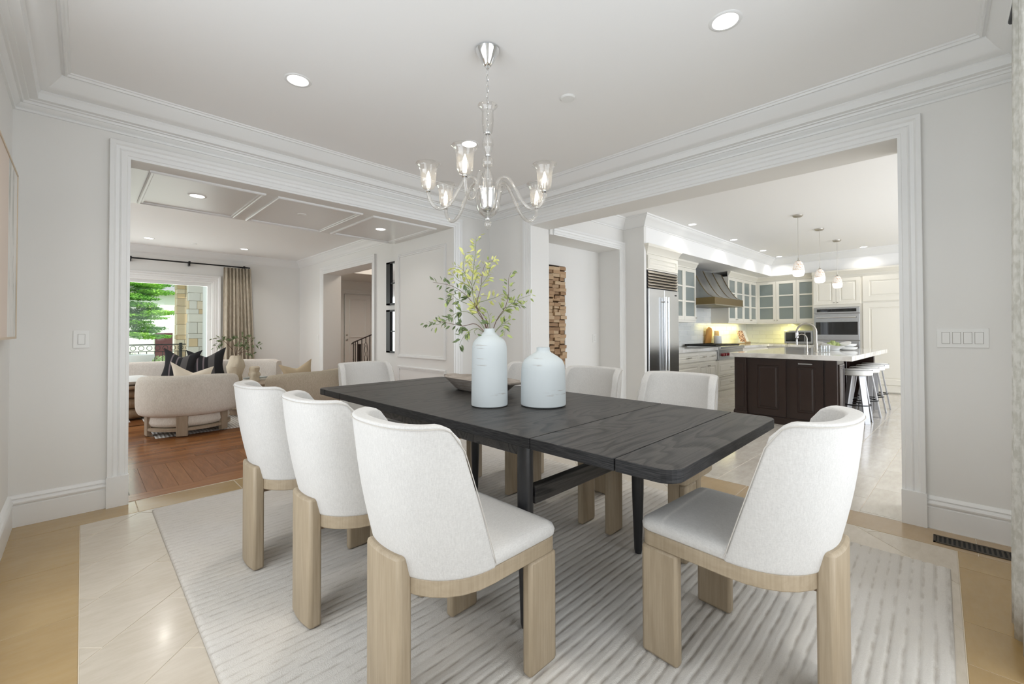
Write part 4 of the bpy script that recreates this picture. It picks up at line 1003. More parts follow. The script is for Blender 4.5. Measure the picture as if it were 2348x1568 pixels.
wt = MB(KM); wt.prism([(6.50, 3.20), (8.06, 3.20), (8.06, 3.86), (9.28, 3.86), (9.28, 3.20), (10.86, 3.20), (10.86, 2.36), (11.49, 2.36), (11.49, 3.89), (6.50, 3.89)], .864, .915)
tag(wt.build('worktop', 'marble', bevel=.003), 'grey marble worktop along the range wall and far corner', 'countertop')
rt = kthing('cooking_range', 'stainless range top with red knobs and black grates', 'range', 8.07, QB-.05); W_ = 1.20
MB().box(0, 0, .675, W_, .12, .872).build('front_panel', 'steel', rt, bevel=.008); MB().box(-.0, -.03, .872, W_, .60, .93).build('deck', 'steel', rt, bevel=.012)
for i in range(6): MB().lathe([(0, 0), (.032, 0), (.032, .006), (.026, .010), (.024, .032), (0, .035)], 20).build('knob', 'red_knob' , rt, ((.16, .27, .42, .66, .86, 1.02)[i], 0, .775), smooth=40, rot=(R(90), 0, 0))
b = MB()
for i in range(3):
    x = .02+i*.39; b.box(x, .06, .93, x+.38, .07, .955).box(x, .56, .93, x+.38, .57, .955).box(x, .06, .93, x+.01, .57, .955).box(x+.37, .06, .93, x+.38, .57, .955)
    for k in range(5): b.box(x+.05+k*.068, .06, .945, x+.058+k*.068, .57, .957)
    b.box(x, .31, .945, x+.38, .32, .957)
b.build('grate', 'black_metal', rt)
MB().box(.0, .585, .93, W_, .64, .962).build('rear_trim', 'black_metal', rt)
# tall oven cabinet and pantry
PT = 11.0
oven_c = kthing('oven_cabinet', 'tall cream cabinet holding the wall ovens, two doors on top', 'cabinet', PT, 2.395, 0, True); W_ = .825
MB().box(0, 0, 0, .03, .48, 2.38).box(W_-.03, 0, 0, W_, .48, 2.38).box(.03, .001, 1.70, W_-.03, .48, 2.38).box(.03, .001, 0, W_-.03, .48, .42).box(.03, .4, .42, W_-.03, .48, 1.7).build('body', CP, oven_c)
for i in (0, 1):
    d_ = pdoor(oven_c, .02+.3925*i, 1.76, .02+.3925*(i+1), 2.30); MB().lathe([(0, 0), (.006, .002), (.005, .012), (.011, .018), (.011, .024), (0, .027)], 12).build('knob', 'nickel', d_, (.4125+(-.03 if i == 0 else .03), -.02, 1.80), rot=(R(90), 0, 0))
pdoor(oven_c, .02, .12, W_-.02, .42, name='drawer'); kcrown(oven_c, 0, W_, 2.35, y=-.001, ends=False, h=1.3)
pt_ = kthing('pantry_cabinet', 'tall cream pantry cabinet with large panelled doors right of the ovens', 'cabinet', PT, 1.57, 0, True); W_ = 1.1
MB().box(0, 0, 0, W_, .48, 2.38).build('body', CP, pt_)
pdoor(pt_, .02, 1.80, W_, 2.31, fw=.09); pdoor(pt_, .02, .16, W_, 1.77, fw=.09); MB().box(0, -.03, .02, W_, .0, .13).box(0, -.036, .13, W_, 0, .145).build('plinth', CP, pt_); kcrown(pt_, 0, W_, 2.35, y=-.001, ends=False, h=1.3)
ov = kthing('built_in_oven', 'double stainless wall oven with dark glass door windows', 'oven', PT-.003, 2.365, 0, True); W_ = .765
MB().box(0, .0, .44, W_, .38, 1.695).build('body', 'steel_dark', ov)
MB().box(0, -.028, 1.575, W_, 0, 1.695).build('control_panel', 'steel', ov, bevel=.003); MB().box(.05, -.030, 1.605, W_-.05, -.027, 1.668).build('display', 'black_glass', ov)
for z0, z1 in ((1.02, 1.565), (.46, 1.01)):
    d_ = MB().box(0, -.035, z0, W_, 0, z1).build('door', 'steel', ov, bevel=.004); MB().box(.03, -.037, z0+.11, W_-.03, -.034, z1-.17).build('window', 'black_glass', d_)
    MB().tube([(.05, -.085, z1-.075), (W_-.05, -.085, z1-.075)], .014, 10).box(.08, -.085, z1-.083, .11, -.034, z1-.067).box(W_-.11, -.085, z1-.083, W_-.08, -.034, z1-.067).build('handle', 'chrome', d_, smooth=50)
mw = kthing('microwave', 'stainless microwave with dark door on the corner worktop', 'microwave', 10.98, 2.93, .917, True); W_ = .53
MB().box(0, 0, .012, W_, .38, .30).build('body', 'steel', mw, bevel=.004); MB().box(.03, -.012, .062, W_*.72, .0, .262).build('door', 'black_glass', mw); MB().box(W_*.76, -.010, .062, W_-.03, .0, .262).build('control_panel', 'black_glass', mw)
for x in (.05, W_-.05): MB().lathe([(0, 0), (.015, 0), (.015, .012), (0, .012)], 10).build('foot', 'black_metal', mw, (x, .05, 0))
tag(MB(KM).prism([(-.0, 0), (.26, 0), (.27, .02), (.27, .30), (.22, .36), (.10, .38), (.02, .33)], 0, .025, lambda a, z, y: (9.00+a, 3.86-y-.04*(z/.38), .917+z)).build('cutting_board', 'cut_board', bevel=.004), 'wooden board leaning on the tiles behind the white crock', 'cutting board')
tag(MB(KM).prism([(0, 0), (.22, 0), (.23, .27), (.20, .30), (.03, .30)], 0, .02, lambda a, z, y: (9.33+a, 3.80-y, .917+z)).build('cutting_board', 'table_oak', bevel=.004), 'darker wooden board leaning to the right of the white crock', 'cutting board')
cv = K(9.18, 3.66, .917); tag(MB().lathe([(0, 0), (.074, 0), (.078, .006), (.078, .195), (.072, .198), (.070, .02), (0, .018)], 28).build('crock', 'white_ceramic', None, cv, smooth=40), 'white cylindrical crock in front of the wooden boards', 'crock')
pc = K(6.60, 3.72, .917); tag(MB().lathe([(0, 0), (.04, 0), (.04, .25), (.03, .26), (0, .26)], 20).build('canister', 'cream_cloth', None, pc, smooth=40), 'tall cream canister beside the refrigerator', 'canister')
cb = kthing('cookbook', 'open cookbook with a food photograph propped on a wooden stand', 'book', 10.62, 3.62, .917)
MB().add([(-.25, 0, .05), (0, -.03, .05), (0, .06, .30), (-.25, .09, .30), (-.25, .012, .05), (0, -.018, .05), (0, .072, .30), (-.25, .102, .30)], [(0, 1, 2, 3), (7, 6, 5, 4), (0, 4, 5, 1), (1, 5, 6, 2), (2, 6, 7, 3), (3, 7, 4, 0)]).build('left_page', 'page_photo', cb)
MB().add([(0, -.03, .05), (.25, 0, .05), (.25, .09, .30), (0, .06, .30), (0, -.018, .05), (.25, .012, .05), (.25, .102, .30), (0, .072, .30)], [(0, 1, 2, 3), (7, 6, 5, 4), (0, 4, 5, 1), (1, 5, 6, 2), (2, 6, 7, 3), (3, 7, 4, 0)]).build('right_page', 'page', cb)
MB().box(-.16, -.06, 0, .16, .10, .012).box(-.16, -.06, .012, .16, -.045, .05).build('stand', 'table_oak', cb)

# ---------------------------------------------------------------- island
isl = kthing('kitchen_island', 'dark espresso wood kitchen island with raised panels', 'island', 6.34, 2.30, 0, True)
IW = 'island_wood'; W_ = 1.16; IL = 2.76; IZ = .855     # local x: from the range side to the stool side; local y: away from the dining room
MB().box(.0, 0.02, 0, W_-.30, IL, IZ).build('body', IW, isl)
MB().box(W_-.30, .02, 0, W_, .36, IZ).build('end_block', IW, isl); MB().box(W_-.30, IL-.12, 0, W_, IL, IZ).build('end_block', IW, isl)
pdoor(isl, .20, .10, .62, IZ-.01, y=.02, fw=.075, m=IW, name='panel'); dr = pdoor(isl, .66, .10, 1.02, IZ-.01, y=.02, fw=.075, m=IW, name='panel')
barh(dr, .84, .80, y=0, w=.15, m='steel', r=.008)
pil = MB().box(0, -.012, 0, .15, .02, IZ).box(-.012, -.024, 0, .162, .02, .12).box(-.008, -.02, .12, .158, .02, .135).box(.03, -.024, .18, .12, -.012, IZ-.08).build('pilaster', IW, isl, bevel=.004)
MB().box(1.04, -.012, 0, W_, .02, IZ).box(1.03, -.024, 0, W_+.012, .02, .12).build('pilaster', IW, isl, bevel=.004)
MB().box(.0, .005, 0, W_, .02, .09).build('plinth', IW, isl)
def spanel(y0, y1):
    b = MB(); x = W_; b.sweep([(y0, .12), (y1, .12), (y1, IZ-.05), (y0, IZ-.05)], [(0, 0), (0, .012), (.02, .016), (.03, .006), (.05, .006), (.06, .012)], lambda a, z, n: (x+n, a, z), True); b.box(x, y0+.05, .17, x+.010, y1-.05, IZ-.10); b.build('side_panel', IW, isl)
spanel(.05, .33)
for i in range(4):
    b = MB(); y0 = .42+i*.48; b.sweep([(y0, .12), (y0+.42, .12), (y0+.42, .80), (y0, .80)], [(0, 0), (0, .012), (.02, .016), (.03, .006), (.05, .006), (.06, .012)], lambda a, z, n: (W_-.30+n, a, z), True); b.build('side_panel', IW, isl)
tp = kthing('island_worktop', 'thick pale marble top on the dark island', 'countertop', 6.34, 2.30, IZ, True)
MB().box(-.05, -.05, .001, W_+.15, IL+.05, .062).build('slab', 'marble', tp, bevel=.004)
ZT = IZ+.064
def faucet(label, p, q, h, r, reach, sc=1.0):
    t = kthing('faucet', label, 'faucet', p, q, ZT, True)
    P = [(0, 0, 0), (0, 0, h*.45), (0, 0, h-reach/2)]+[(-(reach/2-reach/2*cos(a))*1, 0, h-reach/2+reach/2*sin(a)) for a in [pi*i/10 for i in range(1, 11)]]+[(-reach, 0, h-reach/2-.03)]
    MB().tube(P, r, 12).build('spout', 'nickel', t, smooth=60); MB().lathe([(0, 0), (r*2.1, 0), (r*2.0, .01), (r*1.5, .02), (r*1.5, h*.3), (0, h*.3)], 16).build('base', 'nickel', t, smooth=40)
    MB().lathe([(0, 0), (r*1.5, .0), (r*1.5, .075), (0, .08)], 14).build('spray_head', 'chrome', t, (-reach, 0, h-reach/2-.09), smooth=40); MB().tube([(r, 0, h*.2), (r+.05, -.0, h*.3)], r*.5, 8).build('lever', 'nickel', t, smooth=60); return t
faucet('tall curved pull-down kitchen faucet on the island', 7.15, 1.52, .40, .013, .23)
faucet('small curved filter tap left of the tall island faucet', 7.02, 1.60, .25, .007, .12)
for i, (p, q) in enumerate(((7.14, 1.44), (7.22, 1.40))):
    v = K(p, q, ZT); tag(MB().lathe([(0, 0), (.024, 0), (.028, .09), (.026, .09), (.022, .006), (0, .006)], 20).build('drinking_glass', 'clear_glass', None, v, smooth=50), ('clear drinking glass on the island beside the tall faucet base', 'clear drinking glass on the island nearer the white bowl')[i], 'glass', 'glasses on the island')
# bowl with artichokes, plates
v = K(8.05, 1.50, ZT)
b = MB(); n = 28; vs = []; fs = []; pf = [(0, .0, 0), (.35, 0, 0), (.42, .02, 0), (.80, .07, .6), (1.0, .10, 1), (.94, .10, 1), (.6, .05, .3), (0, .03, 0)]
for k, z, wv in pf:
    for i in range(n): a = 2*pi*i/n; vs.append((.25*k*cos(a), .17*k*sin(a), z+.035*wv*cos(2*a)))
for a in range(len(pf)-1):
    for i in range(n): j = (i+1) % n; fs.append((a*n+i, a*n+j, (a+1)*n+j, (a+1)*n+i))
b.add(vs, fs); tag(b.build('serving_bowl', 'white_ceramic', None, v, smooth=50, rot=(0, 0, -pi/4)), 'white wavy-rimmed bowl of artichokes on the island', 'bowl')
def artichoke(loc, s, label):
    t = thing('artichoke', label, 'artichoke', loc, 0, 'artichokes in the white bowl')
    MB().lathe([(0, 0), (.6*s, .1*s), (.9*s, .5*s), (.85*s, 1.1*s), (.45*s, 1.6*s), (0, 1.8*s)], 12).build('heart', 'artichoke', t, smooth=60)
    lm = MB().add([(0, 0, 0), (-.32*s, .08*s, .45*s), (0, .30*s, .85*s), (.32*s, .08*s, .45*s)], [(0, 1, 2, 3)]).mesh('leaf', 'artichoke')
    for k in range(4):
        for i in range(8):
            o = bpy.data.objects.new('leaf', lm); COL.objects.link(o); o.parent = t; a = 2*pi*(i+.5*(k % 2))/8; rr = s*(.72, .9, .8, .5)[k]; o.location = (rr*cos(a), rr*sin(a), s*(.2, .5, .9, 1.25)[k]); o.rotation_euler = (0, 0, a-pi/2)
ard = fR
for i, (dx, dz, s, lb) in enumerate(((-.06, .045, .036, 'left artichoke in the white bowl'), (.0, .06, .042, 'largest artichoke, middle of the white bowl'), (.065, .045, .036, 'right artichoke in the white bowl'))):
    artichoke(v+fR*dx+Vector((0, 0, dz)), s, lb)
for i, (z, r, lb) in enumerate(((.0, .135, 'wide white dish at the bottom of the stack on the island'), (.048, .125, 'smaller white dish on top of the stack on the island'))):
    u = K(8.22, 1.36, ZT+z); tag(MB().lathe([(0, 0), (.6*r, 0), (.93*r, .02), (r, .045), (.96*r, .047), (.85*r, .022), (0, .012)], 32).build('dish', 'white_ceramic', None, u, smooth=50), lb, 'dish', 'white dishes on the island')
# stools
st = kthing('bar_stool', 'round white-topped bar stool nearest the dining room at the island', 'stool', 7.27, 1.10, 0, True, 'bar stools at the island')
MB().lathe([(0, .625), (.155, .625), (.168, .635), (.170, .66), (.168, .692), (.158, .700), (.0, .706)], 36).build('seat', 'plastic_white', st, smooth=40)
MB().tube([(.167*cos(2*pi*i/40), .167*sin(2*pi*i/40), .695) for i in range(40)], .003, 5, closed=True).build('piping', 'dark_gap', st)
for i in range(4):
    a = pi/4+i*pi/2; e = Matrix.Rotation(a, 4, 'Z'); b = MB(e)
    b.add([(.07, -.036, .625), (.07, .036, .625), (.088, .036, .625), (.088, -.036, .625), (.165, -.036, 0), (.165, .036, 0), (.185, .036, 0), (.185, -.036, 0)],
          [(0, 1, 2, 3), (7, 6, 5, 4), (0, 4, 5, 1), (1, 5, 6, 2), (2, 6, 7, 3), (3, 7, 4, 0)]); b.build('leg', 'brushed_steel' , st, bevel=.002)
MB().tube([(.15*cos(2*pi*i/40), .15*sin(2*pi*i/40), .235) for i in range(40)], .008, 6, closed=True).build('foot_ring', 'black_metal', st, smooth=60)
for p, lb in ((7.82, 'second bar stool from the dining room at the island'), (8.34, 'third bar stool from the dining room at the island'), (8.79, 'fourth bar stool, farthest along the island')):
    dup(st, K(p, 1.10, 0), TH-pi/2+.1*p, lb, 'bar stools at the island')
# pendants
pn = None
for p, lb in ((7.10, 'pendant lamp nearest the dining room over the island'), (8.32, 'middle pendant lamp over the island'), (9.60, 'farthest pendant lamp over the island')):
    v = K(p, 1.71, 0)
    if pn is None:
        pn = thing('pendant_lamp', lb, 'pendant lamp', v, 0, 'glass pendants over the island')
        MB().lathe([(0, KC-.03), (.045, KC-.03), (.062, KC-.018), (.064, KC), (0, KC)], 28).build('canopy', 'nickel', pn, smooth=40)
        MB().tube([(0, 0, 2.22), (0, 0, KC-.02)], .0025, 6).build('cord', 'nickel', pn)
        MB().lathe([(0, 2.20), (.022, 2.20), (.018, 2.214), (.008, 2.222), (.006, 2.25), (0, 2.25)], 16).build('cap', 'nickel', pn, smooth=40)
        MB().shell([(.014, 2.206), (.034, 2.198), (.054, 2.168), (.066, 2.125), (.072, 2.085), (.073, 2.07)], 28).build('shade', 'pendant_mosaic', pn, smooth=60)
        MB().lathe([(0, 1.985), (.040, 1.986), (.060, 1.996), (.070, 2.02), (.0735, 2.055), (.073, 2.071), (0, 2.071)], 28).build('lower_shade', 'pendant_glow', pn, smooth=50)
    else: dup(pn, v, 0, lb, 'glass pendants over the island')
# wood block art in the niche
ar = kthing('wood_block_art', 'tall wall panel of stacked reclaimed wood blocks in a grey frame', 'wall art', 3.75, 3.9, 0)
MB().box(0, -.03, .66, .75, 0, 2.10).build('backing', 'dark_gap', ar); MB().box(.75, -.07, .655, .765, 0, 2.105).box(-.015, -.07, .655, 0, 0, 2.105).box(0, -.07, 2.10, .75, 0, 2.105).build('frame', 'old_frame', ar)
rb = random.Random(4); bms = [MB().box(-.062, -.05-.012*k, -.022, .062, 0, .022).mesh('block', 'block_wood') for k in range(4)]
for r in range(30):
    z = .685+r*.0475
    for c in range(6):
        x = .065+c*.125+(.0 if r % 2 else .0); o = bpy.data.objects.new('block', bms[rb.randrange(4)]); COL.objects.link(o); o.parent = ar; o.location = (x, -.028, z); o.rotation_euler = (rb.uniform(-.15, .15), rb.uniform(-.05, .05), rb.uniform(-.25, .25)); o.scale = (.95, 1, 1)

# ---------------------------------------------------------------- living room
def D_(px, d, z=None):   # point on the ground plan, px metres right of the viewing axis at distance d
    v = fR*px+fF*d; return v
LR = struct
r2 = height_rug('living_rug', 'pale ribbed rug under the living-room armchairs and coffee table', .60, 3.4, 6.33, 9.6, 40, 60, lambda x, y: .010+.002*cos(x*300), 'rug_ribbed')
r3 = height_rug('side_rug', 'small pale rug at the left end of the living-room sofa', -1.8, .47, 7.75, 9.3, 20, 20, lambda x, y: .008, 'rug_ribbed')
# barrel armchairs
def armchair(label, x, y, rz, m, Rr=.50, h0=.225, h1=.70, seat_m=None):
    t = thing('lounge_chair', label, 'armchair', (x, y, .012), rz, 'barrel lounge chairs')
    # local: chair faces +x, curved back wraps behind
    b = MB(); n = 40; k = 18; vs = []; fs = []
    span = R(118)
    for i in range(n+1):
        a = pi-span+2*span*i/n; au = abs(2*i/n-1); hh = h1-.06*max(0, (au-.35)/.65)**1.5; tk = .085; cx = (Rr-tk)*cos(a)*1.0; cy_ = (Rr-tk)*sin(a)*1.12
        ux, uy = cos(a), sin(a); zc = (h0+hh)/2; hz = (hh-h0)/2
        e = 1.0 if i not in (0, n) else .86
        for j in range(k):
            w = 2*pi*j/k; c_, s_ = sup(cos(w), sin(w), 3.4); vs.append((cx+ux*tk*c_*e, cy_+uy*tk*c_*e, zc+hz*s_*e))
    for i in range(n):
        for j in range(k): j2 = (j+1) % k; fs.append((i*k+j, i*k+j2, (i+1)*k+j2, (i+1)*k+j))
    fs.append(tuple(range(k))[::-1]); fs.append(tuple(n*k+j for j in range(k))); b.add(vs, fs); b.build('backrest', m, t, smooth=70)
    MB().lathe([(0, .095), (.36, .095), (.40, .11), (.415, .15), (.405, .21), (.375, .36), (.36, .40), (.30, .42), (0, .425)], 44).build('seat', m, t, smooth=60)
    MB().lathe([(0, .055), (.41, .055), (.425, .06), (.425, .088), (.41, .094), (0, .094)], 44).build('base_ring', 'oak_grey', t, smooth=40)
    for ad in (180, 115, 245, 40, 320):
        a = R(ad); M = Matrix.Rotation(a, 4, 'Z'); b = MB(M); b.box(.385, -.055, 0, .43, .055, .26 if ad in (180, 115, 245) else .09); b.build('leg', 'oak_grey', t, bevel=.006)
    return t
armchair('barrel lounge chair with rounded back left of the dining chairs, back turned', .955, 6.62, R(72), 'boucle', Rr=.475)
armchair('taupe barrel lounge chair behind the far end of the dining table', 2.24, 6.30, R(112), 'boucle_tan', h1=.68)
def pillow(label, loc, size, m, rot, name='throw_pillow', group=None, chop=.19):
    b = MB(); n = 16; vs = []; fs = []
    for sgn in (1, -1):
        for j in range(n+1):
            for i in range(n+1):
                u = 2*i/n-1; v = 2*j/n-1; e = (1-u*u)*(1-v*v); k = 1+.07*(abs(u*v)**2)-.06*(1-abs(u))*(abs(v)) -.06*(1-abs(v))*abs(u)
                k *= 1+.10*abs(u*v)**3; vs.append((u*size/2*k, sgn*.085*(e**.45)*(size/.45)*(1-.35*(1-abs(u))*max(0, v)), v*size/2*k-chop*size*(1-abs(u))**1.1*max(0, v)**2.2))
    N = (n+1)**2
    for s_ in (0, 1):
        for j in range(n):
            for i in range(n): a = s_*N+j*(n+1)+i; f = (a, a+1, a+n+2, a+n+1); fs.append(f if s_ else f[::-1])
    b.add(vs, fs); o = b.build(name, m, None, loc, smooth=180, rot=rot, fix=False); return tag(o, label, 'pillow', group)
pillow('cream pillow standing in the near lounge chair', (1.00, 6.83, .575), .42, 'cream_cloth', (R(14), R(8), R(-32)))
pillow('tan pillow standing in the taupe lounge chair', (2.16, 6.42, .60), .36, 'tan_cloth', (R(14), R(-10), R(-22)))
pillow('black striped pillow on the sofa, left one of the pair', (1.10, 8.50, .68), .47, 'striped_cloth', (R(-10), R(4), R(-35)), group='black striped pillows on the sofa')
pillow('black striped pillow on the sofa, right one of the pair', (1.42, 8.36, .68), .47, 'striped_cloth', (R(-10), R(-4), R(-25)), group='black striped pillows on the sofa')
# curved sofa
sf = thing('curved_sofa', 'long curved off-white sofa in front of the living-room window', 'sofa', (.2, 5.6, .012))
def arcbody(r0, r1, z0, z1, a0, a1, name, m, rnd_=.05, n=36, k=20):
    b = MB(); vs = []; fs = []
    for i in range(n+1):
        a = R(a0+(a1-a0)*i/n); rc = (r0+r1)/2; hr = (r1-r0)/2; zc = (z0+z1)/2; hz = (z1-z0)/2; e = 1 if 0 < i < n else .9
        for j in range(k): w = 2*pi*j/k; c_, s_ = sup(cos(w), sin(w), 5.5); rr = rc+hr*c_*e; vs.append((rr*cos(a), rr*sin(a), zc+hz*s_*e))
    for i in range(n):
        for j in range(k): j2 = (j+1) % k; fs.append((i*k+j, i*k+j2, (i+1)*k+j2, (i+1)*k+j))
    fs.append(tuple(range(k))[::-1]); fs.append(tuple(n*k+j for j in range(k))); b.add(vs, fs); return b.build(name, m, sf, smooth=60)
arcbody(3.28, 3.52, .05, .735, 49, 108, 'backrest', 'sofa_cloth'); arcbody(2.92, 3.30, .16, .43, 52, 106, 'seat', 'sofa_cloth'); arcbody(2.96, 3.45, .0, .15, 52, 106, 'base', 'oak_grey')
# coffee table with vase, sculpture, books
ct = thing('coffee_table', 'round wooden coffee table carrying the stone vases', 'table', (1.80, 7.42, .012))
MB().lathe([(0, .40), (.44, .40), (.45, .41), (.45, .44), (.44, .45), (0, .45)], 44).build('tabletop', 'oak_grey', ct, smooth=40)
for z in (.30, .20, .10): MB().lathe([(0, z), (.40, z), (.42, z+.01), (.42, z+.05), (.40, z+.06), (0, z+.06)], 44).build('tier', 'oak_grey', ct, smooth=40)
MB().lathe([(0, 0), (.30, 0), (.30, .40), (0, .40)], 30).build('core', 'table_oak', ct)
def rough(label, loc, prof, seed, name, cat, amp=.02):
    b = MB(); n = 26; b.lathe(prof, n); vv = []
    for x, y, z in b.v: q = mn.noise(Vector((x*14+seed, y*14, z*11)))*amp; r_ = math.hypot(x, y); k = 1+(q/r_ if r_ > .01 else 0); vv.append((x*k, y*k, z))
    b.v = vv; return tag(b.build(name, 'stoneware', None, loc, smooth=60), label, cat)
vl = Vector((1.64, 7.50, .463)); rough('large rough beige stone vase holding olive branches', vl, [(0, 0), (.06, 0), (.075, .03), (.085, .10), (.105, .18), (.11, .24), (.095, .32), (.07, .37), (.05, .40), (.035, .40), (.03, .34), (0, .30)], 1, 'stone_vase', 'vase', .05)
rough('small knobbly beige sculpture on the coffee table', Vector((1.86, 7.40, .463)), [(0, 0), (.07, 0), (.078, .03), (.06, .07), (.078, .10), (.07, .13), (.055, .15), (.068, .18), (.066, .215), (.045, .23), (0, .232)], 5, 'stone_sculpture', 'sculpture', .03)
for i, (w, d_, h, z, m, lb) in enumerate(((.30, .22, .025, .463, 'book_white', 'white book at the bottom of the stack on the coffee table'), (.27, .20, .022, .489, 'book_grey', 'grey-blue book on top of the stack on the coffee table'))):
    o = MB().box(-w/2, -d_/2, 0, w/2, d_/2, h).build('book', m, None, (1.93, 7.62, z), rot=(0, 0, .3+.2*i), bevel=.002); tag(o, lb, 'book', 'books on the coffee table')
branch('olive branches with small dark leaves in the large stone vase', (vl.x, vl.y, vl.z+.37), [
    ([(0, -20), (-8, 30), (-20, 50), (-44, 40), (-56, 26)], sb, .1), ([(0, -20), (4, 20), (14, 46), (22, 56)], sb, -.1), ([(0, -20), (12, 18), (36, 34), (54, 30)], sb, .2), ([(-6, 20), (-26, 44), (-46, 52)], sb, -.2), ([(4, 10), (26, 16), (44, 8)], sb, 0), ([(4, 16), (20, 34), (34, 50)], sb, .1)],
    2, k=.0058, r=.003, dens=.75, lk=2.0, start=.35, name='olive_branch')
# side table with white throw bowl
sd = thing('side_table', 'wooden side table with stacked pebble base at the left of the armchair', 'table', (.50, 8.05, .0))
MB().lathe([(0, .44), (.30, .44), (.31, .45), (.31, .47), (.30, .48), (0, .48)], 40).build('tabletop', 'table_oak', sd, smooth=40)
for z in (.02, .16, .30): MB().lathe([(0, z), (.14, z), (.20, z+.03), (.215, z+.07), (.20, z+.11), (.14, z+.14), (0, z+.14)], 36).build('pebble', 'table_oak', sd, smooth=60)
tag(MB().lathe([(0, 0), (.10, 0), (.19, .03), (.22, .06), (.17, .10), (.08, .125), (0, .13)], 30).build('folded_throw', 'urn_white', None, (.53, 8.0, .482), smooth=60), 'white folded throw heaped on the wooden side table', 'throw')
# curtain, rod
rdd = thing('curtain_rod', 'black curtain rod on brackets over the living-room window', 'curtain rod', (0, LY-.11, 2.60))
MB().tube([(-1.2, 0, 0), (2.56, 0, 0)], .014, 10).build('rod', 'black_metal', rdd, smooth=60)
for x in (.62, 1.50, 2.45): MB().box(x-.012, -.01, -.06, x+.012, .11, .02).box(x-.016, -.02, -.02, x+.016, .02, .028).build('bracket', 'black_metal', rdd)
curtain('linen_curtain', 'beige linen curtain gathered at the right of the living-room window', 2.08, 2.68, LY-.12, .02, 2.575, 8, .045, 'curtain_linen', gather=.17, n=130)
# black framed mirrors on the right living-room wall
for i, (z0, z1, lb) in enumerate(((1.655, 2.365, 'upper black-framed mirror beside the panelled passage wall'), (.87, 1.575, 'lower black-framed mirror beside the panelled passage wall'))):
    t = thing('framed_mirror', lb, 'mirror', (LX-.001, 6.02, z0), 0, 'black-framed mirrors')
    h = z1-z0; fw = .07
    MB().box(-.04, -.48, 0, 0, -.48+fw, h).box(-.04, .51-fw-.05, 0, 0, .51, h).box(-.04, -.48, 0, 0, .51, fw*.4).box(-.04, -.48, h-fw*.4, 0, .51, h).box(-.03, -.02, 0, 0, .0, h).box(-.03, -.48, h*.5-.01, 0, .51, h*.5+.01).build('frame', 'black_metal', t)
    MB().box(-.012, -.48, .01, -.008, .51, h-.01).build('mirror_glass', 'chrome', t)
# stair railing in the hall
rl = thing('stair_railing', 'dark wrought-iron stair railing with oval scroll in the hall', 'railing', (4.25, 9.2, 0))
b0 = Vector((-.02, .0)); 
def rp(u): return (u*.30, -u*.30)
zt = lambda u: .98+.17*u/1.0
MB().tube([(rp(-.1)[0], rp(-.1)[1], zt(-.1)-.02), (rp(0)[0], rp(0)[1], zt(0)), (rp(1.3)[0], rp(1.3)[1], zt(1.3)+.01)], .013, 8).build('handrail', 'iron', rl, smooth=60)
for u in (0, .10, .22, .44, .86, 1.05, 1.25): x, y = rp(u); MB().box(x-.007, y-.007, .0, x+.007, y+.007, zt(u)).build('baluster', 'iron', rl)
x, y = rp(.30); MB().box(x-.03, y-.03, 0, x+.03, y+.03, .94).build('newel', 'iron', rl)
for z in (.35, .60): x, y = rp(.0); MB().lathe([(0, -.02), (.016, 0), (0, .02)], 8).build('knuckle', 'iron', rl, (x, y, z))
b = MB(); cx, cyy = rp(.65); e = Vector((.7071, -.7071, 0))
b.tube([Vector((cx, cyy, .72))+e*(.045*cos(2*pi*i/32))+Vector((0, 0, .26*sin(2*pi*i/32))) for i in range(32)], .006, 6, closed=True)
b.tube([Vector((cx, cyy, .72))+e*(.03*sin(2*pi*i/16))+Vector((0, 0, -.2+.4*i/16)) for i in range(17)], .004, 5); b.tube([Vector((cx, cyy, .72))-e*(.03*sin(2*pi*i/16))+Vector((0, 0, -.2+.4*i/16)) for i in range(17)], .004, 5)
b.build('scroll', 'iron', rl, smooth=60)
MB().box(cx-.006, cyy-.006, .98, cx+.006, cyy+.006, zt(.65)).box(cx-.006, cyy-.006, 0, cx+.006, cyy+.006, .46).build('baluster', 'iron', rl)

# ---------------------------------------------------------------- outside the living-room window
struct(MB().box(-30, LY+.25, -.3, 40, 60, -.05).build('ground', 'lawn')); struct(MB().box(-6, LY+.25, -.05, 3.2, 14.6, .02).build('terrace', 'paving'))
def cladcol(name, label, x0, y0, x1, y1, z1, m, step=.30):
    t = thing(name, label, 'column', ((x0+x1)/2, (y0+y1)/2, 0)); w, d = (x1-x0)/2, (y1-y0)/2
    MB().box(-w+.02, -d+.02, 0, w-.02, d-.02, z1).build('core', 'grout', t); rr = random.Random(int(x0*100)); z = .02
    while z < z1-.02:
        h = min(rr.choice((.12, .2, .28)), z1-z)
        for fx in (0, 1):      # the two faces in view
            L = 2*w if fx == 0 else 2*d; s_ = -L/2
            while s_ < L/2-.01:
                e = min(s_+rr.uniform(.14, .3), L/2); e = L/2 if L/2-e < .07 else e; pr_ = rr.uniform(.0, .015)
                (MB().box(s_+.004, -d-pr_, z+.004, e-.004, -d+.03, z+h-.004) if fx == 0 else MB().box(-w-pr_, s_+.004, z+.004, -w+.03, e-.004, z+h-.004)).build('stone', m, t, fix=False); s_ = e
        z += h
    MB().box(-w-.04, -d-.04, z1, w+.04, d+.04, z1+.08).build('cap', 'stucco', t); return t
cladcol('stone_column', 'tan stone-clad porch column outside the window', 1.74, 14.0, 2.12, 14.4, 2.50, 'cladding_tan')
cladcol('stone_column', 'pale grey stone-clad porch column nearer the window', 1.83, 12.9, 2.12, 13.2, 3.3, 'cladding_grey')
struct(MB().box(2.10, LY+.25, 0, 2.4, 12.95, 3.4).build('wall_exterior', 'stucco'))
struct(MB().box(2.085, 11.05, .1, 2.10, 11.6, 2.2).build('door_2', 'stucco'))
